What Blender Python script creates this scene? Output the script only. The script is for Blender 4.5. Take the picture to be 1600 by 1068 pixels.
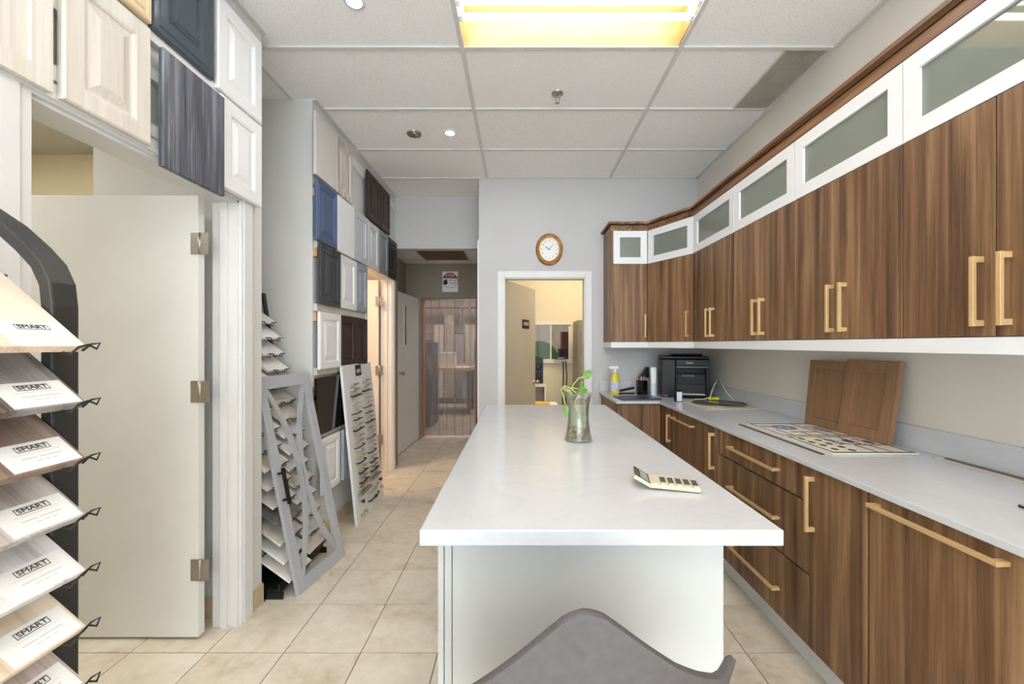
import bpy, bmesh, math, random
from mathutils import Vector, Matrix
random.seed(7)
R = math.radians
scene = bpy.context.scene
for o in list(bpy.data.objects): bpy.data.objects.remove(o)

# ------------------------------------------------------------------ camera, world, exposure
CAMZ = 1.38
cam_d = bpy.data.cameras.new('camera'); cam = bpy.data.objects.new('camera', cam_d)
scene.collection.objects.link(cam); scene.camera = cam
cam.location = (0, 0, CAMZ); cam.rotation_euler = (R(90), 0, 0)
cam_d.sensor_width = 36; cam_d.lens = 650/1600*36
cam_d.shift_x = -11/1600; cam_d.shift_y = 4/1600
cam_d.clip_start = 0.02
w = bpy.data.worlds.new('world'); scene.world = w; w.use_nodes = True
w.node_tree.nodes['Background'].inputs[0].default_value = (0.84, 0.925, 1.0, 1)
w.node_tree.nodes['Background'].inputs[1].default_value = 3.1
vs = scene.view_settings
vs.view_transform = 'Standard'; vs.look = 'None'; vs.gamma = 1.0; vs.use_curve_mapping = False
vs.exposure = 1.2
TUBE = 8.8          # radiance of the fluorescent tubes
DOWN = 60.0          # radiance of the recessed downlights

# ------------------------------------------------------------------ materials
def lin(c):
    r = []
    for v in c:
        v /= 255.0
        r.append(v/12.92 if v <= 0.04045 else ((v+0.055)/1.055)**2.4)
    return (r[0], r[1], r[2], 1.0)
MATS = {}
def N(nt, t, **kw):
    n = nt.nodes.new(t)
    for k, v in kw.items(): setattr(n, k, v)
    return n
def base(name, rough=0.5, metal=0.0, spec=0.5):
    m = bpy.data.materials.new(name); m.use_nodes = True
    nt = m.node_tree; b = nt.nodes['Principled BSDF']
    b.inputs['Roughness'].default_value = rough; b.inputs['Metallic'].default_value = metal
    b.inputs['Specular IOR Level'].default_value = spec
    return m, nt, b
def ramp(nt, fac, stops):
    r = N(nt, 'ShaderNodeValToRGB'); e = r.color_ramp.elements
    while len(e) < len(stops): e.new(0.5)
    for i, (p, c) in enumerate(stops): e[i].position = p; e[i].color = c
    nt.links.new(fac, r.inputs[0]); return r.outputs[0]
def coords(nt, scale=(1, 1, 1), rnd=True):
    tc = N(nt, 'ShaderNodeTexCoord'); mp = N(nt, 'ShaderNodeMapping')
    nt.links.new(tc.outputs['Object'], mp.inputs['Vector'])
    if rnd:
        oi = N(nt, 'ShaderNodeObjectInfo'); mu = N(nt, 'ShaderNodeMath', operation='MULTIPLY')
        nt.links.new(oi.outputs['Random'], mu.inputs[0]); mu.inputs[1].default_value = 37.0
        nt.links.new(mu.outputs[0], mp.inputs['Location'])
    mp.inputs['Scale'].default_value = scale
    return mp.outputs[0]
def noise(nt, vec, scale=5, detail=4, rough=0.5, dist=0.0):
    n = N(nt, 'ShaderNodeTexNoise'); n.inputs['Scale'].default_value = scale
    n.inputs['Detail'].default_value = detail; n.inputs['Roughness'].default_value = rough
    n.inputs['Distortion'].default_value = dist
    if vec is not None: nt.links.new(vec, n.inputs['Vector'])
    return n.outputs['Fac']
def bump(nt, b, fac, strength, dist=0.002):
    bp = N(nt, 'ShaderNodeBump'); bp.inputs['Strength'].default_value = strength
    bp.inputs['Distance'].default_value = dist
    nt.links.new(fac, bp.inputs['Height']); nt.links.new(bp.outputs[0], b.inputs['Normal'])
def sc(c, k): return tuple(max(0, min(255, v*k)) for v in c)
def paint(name, c, rough=0.5, metal=0.0, var=0.03, scale=6, bmp=0.0, spec=0.4):
    """plain colour with a faint procedural unevenness"""
    if name in MATS: return MATS[name]
    m, nt, b = base(name, rough, metal, spec)
    v = coords(nt); f = noise(nt, v, scale, 3)
    col = ramp(nt, f, [(0.3, lin(sc(c, 1-var))), (0.7, lin(sc(c, 1+var)))])
    nt.links.new(col, b.inputs['Base Color'])
    if bmp: bump(nt, b, noise(nt, v, 220, 2), bmp, 0.001)
    MATS[name] = m; return m
def wood(name, dark, mid, light, rough=0.45, freq=9.0, fine=0.35, axis='Z', rings=0.0):
    if name in MATS: return MATS[name]
    m, nt, b = base(name, rough, 0, 0.35)
    def ax(k): return {'Z': (1, 1, k), 'X': (k, 1, 1), 'Y': (1, k, 1)}[axis]
    n1 = noise(nt, coords(nt, ax(0.045)), freq*1.7, 7, 0.62, 0.55)
    n2 = noise(nt, coords(nt, ax(0.012)), freq*7, 4, 0.6, 0.1)
    fn = noise(nt, coords(nt, ax(0.02)), 210, 3, 0.6)
    mix = N(nt, 'ShaderNodeMix'); mix.data_type = 'FLOAT'; mix.inputs[0].default_value = fine
    nt.links.new(n1, mix.inputs[2]); nt.links.new(n2, mix.inputs[3])
    mix2 = N(nt, 'ShaderNodeMix'); mix2.data_type = 'FLOAT'; mix2.inputs[0].default_value = 0.18
    nt.links.new(mix.outputs[0], mix2.inputs[2]); nt.links.new(fn, mix2.inputs[3])
    if rings:
        wv = N(nt, 'ShaderNodeTexWave'); wv.bands_direction = 'X' if axis == 'Z' else 'Z'
        wv.inputs['Scale'].default_value = 3.6; wv.inputs['Distortion'].default_value = 16.0
        wv.inputs['Detail'].default_value = 3.0; wv.inputs['Detail Scale'].default_value = 0.55; wv.inputs['Detail Roughness'].default_value = 0.55
        nt.links.new(coords(nt, ax(0.11)), wv.inputs['Vector'])
        mr = N(nt, 'ShaderNodeMapRange'); mr.inputs[3].default_value = 0.38; mr.inputs[4].default_value = 0.60
        nt.links.new(wv.outputs['Fac'], mr.inputs[0])
        mix3 = N(nt, 'ShaderNodeMix'); mix3.data_type = 'FLOAT'; mix3.inputs[0].default_value = rings
        nt.links.new(mix2.outputs[0], mix3.inputs[2]); nt.links.new(mr.outputs[0], mix3.inputs[3]); mix2 = mix3
    col = ramp(nt, mix2.outputs[0], [(0.39, lin(dark)), (0.50, lin(mid)), (0.61, lin(light))])
    nt.links.new(col, b.inputs['Base Color'])
    bump(nt, b, fn, 0.12, 0.001)
    MATS[name] = m; return m
def emit(name, c, s):
    if name in MATS: return MATS[name]
    m = bpy.data.materials.new(name); m.use_nodes = True; nt = m.node_tree; nt.nodes.clear()
    e = N(nt, 'ShaderNodeEmission'); o = N(nt, 'ShaderNodeOutputMaterial')
    e.inputs[0].default_value = lin(c); e.inputs[1].default_value = s
    nt.links.new(e.outputs[0], o.inputs[0]); MATS[name] = m; return m
def glassy(name, tint, gloss=0.1, haze=0.0, hazec=(200, 200, 200), grough=0.03, streak=False):
    """thin pane: tinted transparency + fresnel gloss + optional diffuse haze"""
    if name in MATS: return MATS[name]
    m = bpy.data.materials.new(name); m.use_nodes = True; nt = m.node_tree; nt.nodes.clear()
    o = N(nt, 'ShaderNodeOutputMaterial'); t = N(nt, 'ShaderNodeBsdfTransparent')
    t.inputs[0].default_value = lin(tint)
    d = N(nt, 'ShaderNodeBsdfDiffuse'); d.inputs[0].default_value = lin(hazec)
    tl = N(nt, 'ShaderNodeBsdfTranslucent'); tl.inputs[0].default_value = lin(hazec)
    dm = N(nt, 'ShaderNodeMixShader'); dm.inputs[0].default_value = 0.5
    nt.links.new(d.outputs[0], dm.inputs[1]); nt.links.new(tl.outputs[0], dm.inputs[2])
    a = N(nt, 'ShaderNodeMixShader'); a.inputs[0].default_value = haze
    if streak:
        v = coords(nt, (1, 1, 0.12)); f = noise(nt, v, 9, 6, 0.6, 0.6)
        mr = N(nt, 'ShaderNodeMapRange'); mr.inputs[1].default_value = 0.35; mr.inputs[2].default_value = 0.72
        mr.inputs[3].default_value = haze*0.6; mr.inputs[4].default_value = min(1, haze*1.5)
        nt.links.new(f, mr.inputs[0]); nt.links.new(mr.outputs[0], a.inputs[0])
    nt.links.new(t.outputs[0], a.inputs[1]); nt.links.new(dm.outputs[0], a.inputs[2])
    g = N(nt, 'ShaderNodeBsdfGlossy'); g.inputs['Roughness'].default_value = grough
    lw = N(nt, 'ShaderNodeLayerWeight'); lw.inputs[0].default_value = 0.25
    mm = N(nt, 'ShaderNodeMath', operation='MULTIPLY_ADD'); mm.inputs[1].default_value = 0.5; mm.inputs[2].default_value = gloss
    mm.use_clamp = True
    nt.links.new(lw.outputs['Fresnel'], mm.inputs[0])
    f = N(nt, 'ShaderNodeMixShader'); nt.links.new(mm.outputs[0], f.inputs[0])
    nt.links.new(a.outputs[0], f.inputs[1]); nt.links.new(g.outputs[0], f.inputs[2])
    nt.links.new(f.outputs[0], o.inputs[0]); MATS[name] = m; return m

def mat_tile():
    m, nt, b = base('travertine floor tile', 0.32, 0, 0.45)
    v = coords(nt); f1 = noise(nt, v, 3.2, 7, 0.62, 0.9); f2 = noise(nt, v, 22, 5, 0.6)
    mix = N(nt, 'ShaderNodeMix'); mix.data_type = 'FLOAT'; mix.inputs[0].default_value = 0.3
    nt.links.new(f1, mix.inputs[2]); nt.links.new(f2, mix.inputs[3])
    col = ramp(nt, mix.outputs[0], [(0.30, lin((182, 166, 140))), (0.44, lin((212, 201, 181))), (0.62, lin((228, 220, 204)))])
    nt.links.new(col, b.inputs['Base Color']); bump(nt, b, f2, 0.08, 0.002); return m
def mat_ceiling():
    m, nt, b = base('mineral fibre ceiling tile', 0.9, 0, 0.2)
    v = coords(nt); f = noise(nt, v, 130, 3, 0.65); f2 = noise(nt, v, 2.0, 2)
    col = ramp(nt, f, [(0.33, lin((222, 218, 216))), (0.44, lin((248, 247, 246)))])
    nt.links.new(col, b.inputs['Base Color']); bump(nt, b, f, 0.35, 0.003); return m
def mat_quartz(name, c):
    m, nt, b = base(name, 0.16, 0, 0.5)
    v = coords(nt); f = noise(nt, v, 300, 2); f2 = noise(nt, v, 2.5, 6, 0.6, 1.5)
    col = ramp(nt, f2, [(0.45, lin(c)), (0.5, lin(sc(c, 0.985))), (0.55, lin(c))])
    nt.links.new(col, b.inputs['Base Color']); return m
TILE = mat_tile(); CEIL = mat_ceiling(); QUARTZ = mat_quartz('white quartz worktop', (200, 203, 206))
WALL = paint('white wall paint', (197, 196, 195), 0.6, var=0.012, scale=2, bmp=0.05)
WALLR = paint('warm beige wall paint', (220, 213, 202), 0.6, var=0.012, scale=2, bmp=0.05)
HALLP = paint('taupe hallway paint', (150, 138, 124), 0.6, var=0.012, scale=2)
WALLG = paint('pale grey wall paint', (214, 214, 211), 0.6, var=0.012, scale=2, bmp=0.05)
CREAM = paint('cream wall paint', (228, 218, 192), 0.6, var=0.02, scale=2)
TRIM = paint('white gloss trim', (222, 221, 219), 0.35, var=0.01)
TRIMC = paint('warm white trim', (236, 226, 214), 0.35, var=0.01)
DOORP = paint('grey white door paint', (226, 226, 221), 0.45, var=0.015, scale=3)
DOORB = paint('beige grey door paint', (186, 178, 164), 0.45, var=0.02, scale=3)
GROUT = paint('brown grout', (104, 88, 70), 0.8)
BASET = paint('tan baseboard tile', (204, 184, 154), 0.4, var=0.08, scale=9)
GRID = paint('ceiling grid metal', (214, 212, 209), 0.5, var=0.01)
WALNUT = wood('walnut laminate', (68, 46, 32), (122, 91, 64), (164, 130, 94), 0.42, 7.0, 0.4, rings=0.22)
WALNUTH = wood('walnut laminate across', (74, 48, 32), (128, 92, 64), (172, 134, 98), 0.42, 7.0, 0.4, 'X')
DKGAP = paint('dark carcass edge', (52, 38, 28), 0.6)
WHITEP = paint('white lacquer', (230, 231, 231), 0.3, var=0.006)
INNER = paint('grey cabinet interior', (222, 222, 216), 0.5)
BRASS = paint('brushed brass', (216, 182, 130), 0.38, 0.35, 0.03)
BLACK = paint('black metal', (34, 33, 32), 0.4, 0.2)
BLACKP = paint('black plastic', (22, 22, 23), 0.35)
STEEL = paint('brushed steel', (176, 172, 166), 0.3, 0.9)
PAPER = paint('white paper', (238, 238, 236), 0.6, var=0.01)
INK = paint('dark ink', (70, 66, 62), 0.7)
LINE = paint('pale print', (200, 198, 198), 0.7)
OAK = wood('raw oak batten', (176, 132, 86), (206, 164, 116), (222, 188, 146), 0.6)

# ------------------------------------------------------------------ mesh helpers
class MB:
    def __init__(s): s.v = []; s.f = []; s.sm = []
    def add(s, vs_, fs, smooth=False):
        o = len(s.v); s.v += [tuple(p) for p in vs_]
        for f in fs: s.f.append([i+o for i in f]); s.sm.append(smooth)
        return s
    def box(s, x0, x1, y0, y1, z0, z1, M=None):
        p = [Vector(q) for q in ((x0,y0,z0),(x1,y0,z0),(x1,y1,z0),(x0,y1,z0),(x0,y0,z1),(x1,y0,z1),(x1,y1,z1),(x0,y1,z1))]
        if M: p = [M @ q for q in p]
        return s.add(p, [(0,3,2,1),(4,5,6,7),(0,1,5,4),(1,2,6,5),(2,3,7,6),(3,0,4,7)])
    def tube(s, path, r, n=8, closed=False, caps=True, rect=None):
        """round (or rect=(a,b)) bar swept along a path, parallel-transport frames"""
        P = [Vector(p) for p in path]; m = len(P); T = []
        for i in range(m):
            a = P[i-1] if (i > 0 or closed) else P[i]; b = P[(i+1) % m] if (i < m-1 or closed) else P[i]
            T.append((b-a).normalized())
        up = Vector((0, 0, 1)) if abs(T[0].z) < 0.9 else Vector((0, 1, 0))
        nx = T[0].cross(up).normalized(); V = []
        sec = [(math.cos(2*math.pi*k/n), math.sin(2*math.pi*k/n)) for k in range(n)]
        if rect: sec = [(-1,-1),(1,-1),(1,1),(-1,1)]; n = 4
        for i in range(m):
            nx = (nx - T[i]*nx.dot(T[i])).normalized(); ny = T[i].cross(nx)
            ri = r[i] if isinstance(r, (list, tuple)) else r
            a, b = (rect if rect else (ri, ri))
            for (c, d) in sec: V.append(P[i] + nx*(c*a) + ny*(d*b))
        F = []
        for i in range(m if closed else m-1):
            j = (i+1) % m
            for k in range(n): F.append((i*n+k, i*n+(k+1) % n, j*n+(k+1) % n, j*n+k))
        s.add(V, F, not rect)
        if caps and not closed:
            s.add(V[:n], [tuple(range(n))]); s.add(V[-n:], [tuple(range(n))])
        return s
    def lathe(s, prof, n=24, M=None, smooth=True, sx=1, sy=1):
        V = []; F = []
        for (r, z) in prof:
            for k in range(n):
                a = 2*math.pi*k/n; q = Vector((r*sx*math.cos(a), r*sy*math.sin(a), z)); V.append(M @ q if M else q)
        for i in range(len(prof)-1):
            for k in range(n): F.append((i*n+k, i*n+(k+1) % n, (i+1)*n+(k+1) % n, (i+1)*n+k))
        return s.add(V, F, smooth)
    def prism(s, poly, z0, z1, M=None):
        n = len(poly); V = [Vector((x, y, z0)) for x, y in poly]+[Vector((x, y, z1)) for x, y in poly]
        if M: V = [M @ q for q in V]
        return s.add(V, [tuple(range(n)), tuple(range(n, 2*n))]+[(i, (i+1) % n, n+(i+1) % n, n+i) for i in range(n)])
    def rings(s, w_, h_, prof, cap=True, back=False):
        V = []; F = []
        for (i, y) in prof: V += [(i, y, i), (w_-i, y, i), (w_-i, y, h_-i), (i, y, h_-i)]
        for k in range(len(prof)-1):
            for j in range(4): F.append((4*k+j, 4*k+(j+1) % 4, 4*k+4+(j+1) % 4, 4*k+4+j))
        L = 4*(len(prof)-1)
        if cap: F.append((L, L+1, L+2, L+3))
        if back: F.append((3, 2, 1, 0))
        return s.add(V, F)
    def mesh(s, name):
        me = bpy.data.meshes.new(name); me.from_pydata(s.v, [], s.f)
        me.polygons.foreach_set('use_smooth', s.sm)
        bm = bmesh.new(); bm.from_mesh(me)
        bmesh.ops.remove_doubles(bm, verts=bm.verts, dist=1e-6)
        bmesh.ops.recalc_face_normals(bm, faces=bm.faces); bm.to_mesh(me); bm.free(); me.update()
        return me
    def build(s, name, mt, parent=None, bevel=0.0, seg=2):
        return link(name, s.mesh(name), mt, parent, bevel, seg)
def link(name, me, mt, parent=None, bevel=0.0, seg=2):
    o = bpy.data.objects.new(name, me); scene.collection.objects.link(o)
    if mt is not None and not me.materials: me.materials.append(mt)
    if parent: o.parent = parent
    if bevel:
        b = o.modifiers.new('bevel', 'BEVEL'); b.width = bevel; b.segments = seg; b.limit_method = 'ANGLE'; b.angle_limit = R(40)
        b.harden_normals = False
    return o
def tag(o, label=None, cat=None, group=None, kind=None):
    if label: o['label'] = label
    if cat: o['category'] = cat
    if group: o['group'] = group
    if kind: o['kind'] = kind
    return o
def thing(name, label, cat, loc=(0, 0, 0), rz=0.0, group=None, M=None):
    o = bpy.data.objects.new(name, None); scene.collection.objects.link(o); o.empty_display_size = 0.1
    if M is not None: o.matrix_world = M
    else: o.location = loc; o.rotation_euler = (0, 0, rz)
    return tag(o, label, cat, group)
def struct(name, mb, mt, label=None, bevel=0.0):
    o = mb.build(name, mt, None, bevel); o['kind'] = 'structure'
    if label: o['label'] = label
    return o
def plane_mat(origin, xdir, zdir):
    x = Vector(xdir).normalized(); z = Vector(zdir); z = (z - x*z.dot(x)).normalized(); y = z.cross(x)
    m = Matrix.Identity(4)
    for i in range(3): m[i][0] = x[i]; m[i][1] = y[i]; m[i][2] = z[i]; m[i][3] = origin[i]
    return m
def text_mesh(body, size, width=None, ext=0.0004, M=None):
    cu = bpy.data.curves.new('lettering', 'FONT'); cu.body = body; cu.size = size; cu.extrude = ext
    cu.align_x = 'CENTER'; cu.align_y = 'CENTER'; cu.resolution_u = 2
    t = bpy.data.objects.new('lettering', cu); me = bpy.data.meshes.new_from_object(t)
    bpy.data.objects.remove(t); bpy.data.curves.remove(cu)
    if width:
        xs = [v.co.x for v in me.vertices]; k = width/(max(xs)-min(xs)); me.transform(Matrix.Diagonal((k, 1, 1, 1)))
    me.transform(M if M else Matrix.Rotation(R(90), 4, 'X')); me.materials.clear()
    return me
T = Matrix.Translation
RX90 = Matrix.Rotation(R(90), 4, 'X')

# ================================================================== SETTING
XR, XL, XLF, YB, ZC = 1.78, -1.38, -1.40, 4.15, 3.04
# floor
fl = struct('floor', MB().box(-4.0, 2.0, -2.8, 6.2, -0.12, -0.004), GROUT, 'beige travertine tile floor with dark grout lines')
TS = 0.345; tx0 = -1.054; ty0 = 2.209
tme = MB().box(0.0022, TS-0.0022, 0.0022, TS-0.0022, -0.012, 0).mesh('tile'); tme.materials.append(TILE)
for i in range(-3, 8):
    for j in range(-14, 12):
        t = link('tile', tme, TILE, fl); t.location = (tx0+i*TS, ty0+j*TS, 0)
# ceiling
ce = struct('ceiling', MB().box(-2.8, 2.0, -2.8, 4.9, 3.19, 3.24), CEIL, 'white suspended ceiling of speckled mineral tiles')
cxs = [-2.76, -1.539, -0.319, 0.903, 1.78]; cys = [2.33+0.6096*k for k in range(-8, 5)]
FIX = [(2, 7), (2, 4), (2, 1), (1, 2), (3, 4)]                  # fixture cells (row index into cys); all after the first are unseen added fill
for i in range(4):
    for j in range(12):
        if (i, j) in FIX: continue
        x0, x1, y0, y1 = cxs[i]+.009, cxs[i+1]-.009, cys[j]+.009, cys[j+1]-.009
        if i == 3 and j == 8: x1 = 1.50
        if j == 11 and i >= 2: continue
        if j == 11: x1 = min(x1, -0.40)
        MB().box(x0, x1, y0, y1, 3.045, 3.06).build('ceiling_tile', CEIL, ce)
for x in cxs[1:4]: MB().box(x-.012, x+.012, cys[0], 4.15 if x > -.4 else 4.69, 3.035, 3.05).build('grid_bar', GRID, ce)
for y in cys[:-1]: MB().box(-2.76, 1.78, y-.012, y+.012, 3.0355, 3.05).build('grid_bar', GRID, ce)
# perimeter angle
MB().box(1.755, 1.78, -2.7, 4.15, 3.036, 3.05).build('edge_angle', GRID, ce)
MB().box(-0.40, 1.78, 4.125, 4.15, 3.036, 3.05).build('edge_angle', GRID, ce)
MB().box(XLF, XLF+.025, 2.82, 4.69, 3.036, 3.05).build('edge_angle', GRID, ce)
MB().box(XL, XL+.025, -2.7, 2.23, 3.036, 3.05).build('edge_angle', GRID, ce)

struct('wall_right', MB().box(XR, XR+.12, -2.8, YB+.12, -.05, 3.045), WALLR, 'beige white wall behind the cabinet run')
wb = MB().box(-.40, -.153, YB, YB+.12, -.05, 3.045).box(.664, XR, YB, YB+.12, -.05, 3.045).box(-.153, .664, YB, YB+.12, 2.05, 3.045)
struct('wall_back', wb, WALL, 'white wall with the clock and the office doorway')
wl = MB().box(XL-.12, XL, -2.8, 1.16, -.05, 3.045).box(XL-.12, XL, 1.16, 2.05, 2.09, 3.045).box(XL-.12, XL, 2.05, 2.23, -.05, 3.045)
struct('wall_left', wl, WALLG, 'near left wall with doorway and door samples hung above')
struct('wall_niche', MB().box(-2.16, XL-.12, 2.11, 2.23, -.05, 3.045).box(-2.16, -2.05, 2.23, 2.82, -.05, 3.045), WALLG, 'pale wall closing the niche beside the open door')
wf = MB().box(-2.16, XLF-.12, 2.82, 2.94, -.05, 3.045).box(XLF-.12, XLF, 2.82, 3.80, -.05, 3.045).box(XLF-.12, XLF, 4.58, 4.69, -.05, 3.045).box(XLF-.12, XLF, 3.80, 4.58, 2.11, 3.045)
struct('wall_samples', wf, WALLG, 'far left wall hung with rows of cabinet door samples')
struct('wall_header', MB().box(-1.52, -.40, 4.69, 4.80, 2.46, 3.045), WALL, 'white bulkhead over the hallway opening')
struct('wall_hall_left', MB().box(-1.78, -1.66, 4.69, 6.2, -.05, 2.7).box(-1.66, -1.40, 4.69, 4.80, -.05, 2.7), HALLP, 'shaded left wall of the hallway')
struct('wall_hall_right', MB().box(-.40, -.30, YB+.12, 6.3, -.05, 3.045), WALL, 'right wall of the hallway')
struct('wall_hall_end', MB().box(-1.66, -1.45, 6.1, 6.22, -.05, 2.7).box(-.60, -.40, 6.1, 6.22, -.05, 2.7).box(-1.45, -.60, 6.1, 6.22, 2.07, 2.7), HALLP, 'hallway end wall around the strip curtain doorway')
hc = struct('ceiling_hall', MB().box(-1.78, -.40, 4.80, 6.2, 2.60, 2.64), CEIL, 'low tiled ceiling of the hallway')
for (a, b, c, d) in ((-1.655,-1.32,4.8,6.1),(-1.31,-.70,4.8,5.21),(-1.31,-.70,5.83,6.1),(-.69,-.40,4.8,6.1)):
    MB().box(a, b, c, d, 2.565, 2.60).build('ceiling_tile', CEIL, hc)
for (a, b, c, d) in ((-1.325,-1.305,4.8,6.1),(-.705,-.685,4.8,6.1),(-1.655,-.40,5.21,5.23),(-1.655,-.40,5.81,5.83)):
    MB().box(a, b, c, d, 2.558, 2.58).build('grid_bar', GRID, hc)
struct('wall_front', MB().box(-1.5, -1.36, -2.8, -2.68, -.05, 3.045).box(1.74, 2.0, -2.8, -2.68, -.05, 3.045).box(-1.36, 1.74, -2.8, -2.68, 2.95, 3.045).box(-1.36, 1.74, -2.8, -2.68, -.05, .08), WALL, 'white wall around the added daylight opening behind the camera')
mb = MB().box(-1.36, 1.74, -2.77, -2.71, .08, .13).box(-1.36, 1.74, -2.77, -2.71, 2.9, 2.95)
for x in (-1.36, -.35, .68, 1.69): mb.box(x, x+.05, -2.77, -2.71, .13, 2.9)
sf = struct('added_window', mb, GRID, 'added shop front opening that lets in fill daylight behind the camera')  # unseen opening, added so world light brightens the room
# side room behind the open door
struct('wall_side_room', MB().box(-3.9, -2.16, 3.0, 3.12, -.05, 2.75).box(-2.19, -2.16, 2.23, 3.0, -.05, 2.75).box(-3.9, -3.78, -.6, 3.0, -.05, 2.75).box(-3.9, -1.5, -.72, -.6, -.05, 2.75), CREAM, 'cream wall of the side room beyond the open door')
struct('ceiling_side_room', MB().box(-3.9, -1.5, -.72, 2.11, 2.75, 2.80).box(-3.9, -2.16, 2.11, 3.12, 2.75, 2.80), WALL, 'ceiling of the side room')
# far left room
struct('wall_far_room', MB().box(-3.3, -3.2, 3.12, 5.2, -.05, 2.75).box(-3.3, -1.78, 5.0, 5.1, -.05, 2.75), TRIMC, 'warm white wall of the room behind the sample wall')
struct('ceiling_far_room', MB().box(-3.3, -2.16, 3.12, 5.1, 2.75, 2.8).box(-2.16, -1.52, 2.94, 5.1, 2.75, 2.8), WALL, 'ceiling of the room behind the sample wall')
# office
struct('wall_office', MB().box(-.30, .20, 6.30, 6.42, -.05, 3.1).box(.78, 2.0, 6.30, 6.42, -.05, 3.1).box(.20, .78, 6.30, 6.42, -.05, 1.15).box(.20, .78, 6.30, 6.42, 1.70, 3.1).box(1.9, 2.0, 4.27, 6.3, -.05, 3.1), CREAM, 'cream office wall with an interior window')
struct('ceiling_office', MB().box(-.30, 2.0, 4.27, 6.42, 3.1, 3.15), WALL, 'office ceiling')
struct('floor_office', MB().box(-.30, 2.0, 6.2, 6.42, -.12, -.002), GROUT, 'office floor strip')
# workshop
SHOPF = paint('workshop concrete', (158, 144, 130), 0.5, var=0.1, scale=3)
struct('floor_workshop', MB().box(-4.5, 3.5, 6.22, 12.2, -.12, -.004), SHOPF, 'tan concrete workshop floor')
SHOPW = paint('workshop wall', (206, 194, 182), 0.7, var=0.05)
struct('wall_workshop', MB().box(-4.5, 3.5, 12.2, 12.3, 0, 4).box(-4.6, -4.5, 6.22, 12.3, 0, 4).box(3.5, 3.6, 6.22, 12.3, 0, 4).box(-4.5, -1.78, 6.22, 6.3, 0, 4).box(2.0, 3.5, 6.3, 6.42, 0, 4).box(-1.78, 2.0, 6.22, 6.3, 2.72, 4), SHOPW, 'pale workshop walls')
struct('ceiling_workshop', MB().box(-4.6, 3.6, 6.22, 12.3, 4, 4.1), SHOPW, 'workshop ceiling')

# baseboards
struct('baseboard_left', MB().box(XL, XL+.012, 2.145, 2.242, 0, .10).box(XL-.12, XL+.012, 2.23, 2.242, 0, .10), BASET, 'tan tile baseboard on the near left wall end')
struct('baseboard_samples', MB().box(XLF, XLF+.012, 2.808, 3.72, 0, .10).box(-2.16, XLF+.012, 2.808, 2.82, 0, .10).box(XLF, XLF+.012, 4.655, 4.69, 0, .10), BASET, 'tan tile baseboard under the sample wall')
struct('baseboard_niche', MB().box(-1.64, XL-.12, 2.098, 2.11, 0, .10), BASET, 'tan tile baseboard behind the open door')
struct('baseboard_hall', MB().box(-1.66, -1.648, 4.8, 6.1, 0, .1).box(-1.66, -1.45, 6.088, 6.1, 0, .1), BASET, 'tan tile baseboard in the hallway')

# ---- door frames (trim)
def casing(name, mt, label, axis, a0, a1, zt, face, thick, wd=.065, proud=.016, side=1):
    """jamb lining + face casing; axis 'X': opening runs along X at y=face (wall towards +y); 'Y': along Y at x=face (wall towards -x)"""
    mb = MB()
    if axis == 'X':
        for (p, q) in ((a0-wd, a0+.004), (a1-.004, a1+wd)): mb.box(p, q, face-proud, face, 0, zt+wd)
        mb.box(a0+.004, a1-.004, face-proud, face, zt-.004, zt+wd)
        mb.box(a0-.002, a0+.014, face-.002, face+thick, 0, zt).box(a1-.014, a1+.002, face-.002, face+thick, 0, zt).box(a0, a1, face-.002, face+thick, zt-.014, zt+.002)
    else:
        for (p, q) in ((a0-wd, a0+.004), (a1-.004, a1+wd)):
            mb.box(face, face+proud, p, q, 0, zt+wd); mb.box(face+proud, face+proud+.006, p+.012, q-.03 if p < a0-.01 else q-.012, 0, zt+wd-.012)
        mb.box(face, face+proud, a0+.004, a1-.004, zt-.004, zt+wd)
        mb.box(face-thick, face+.002, a0-.002, a0+.016, 0, zt).box(face-thick, face+.002, a1-.016, a1+.002, 0, zt).box(face-thick, face+.002, a0, a1, zt-.016, zt+.002)
        mb.box(face-thick*.62, face-thick*.35, a1-.03, a1-.016, 0, zt-.016)
    return struct(name, mb, mt, label, 0.002)
casing('trim_1', TRIM, 'white door frame around the open door on the left', 'Y', 1.16, 2.05, 2.09, XL, .12, .085)
casing('trim_2', TRIMC, 'warm white door frame on the sample wall', 'Y', 3.80, 4.58, 2.11, XLF, .12, .07)
casing('trim_3', TRIM, 'white door frame of the office doorway', 'X', -.153, .664, 2.05, YB, .12, .06)
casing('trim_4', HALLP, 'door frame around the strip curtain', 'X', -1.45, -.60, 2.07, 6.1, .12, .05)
ORANGE = paint('orange paint', (226, 104, 20), 0.5); RED = paint('dark orange paint', (176, 58, 14), 0.5)
struct('trim_5', MB().box(-1.452, -1.42, 6.225, 6.30, 0, 2.07), ORANGE, 'orange door post left of the strip curtain')
struct('trim_6', MB().box(-.655, -.60, 6.225, 6.30, 0, 2.07), RED, 'dark orange door post right of the strip curtain')
struct('trim_7', MB().box(-.415, -.40, 4.152, 4.22, 0, 2.42), TRIM, 'white corner bead at the hallway corner')
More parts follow.
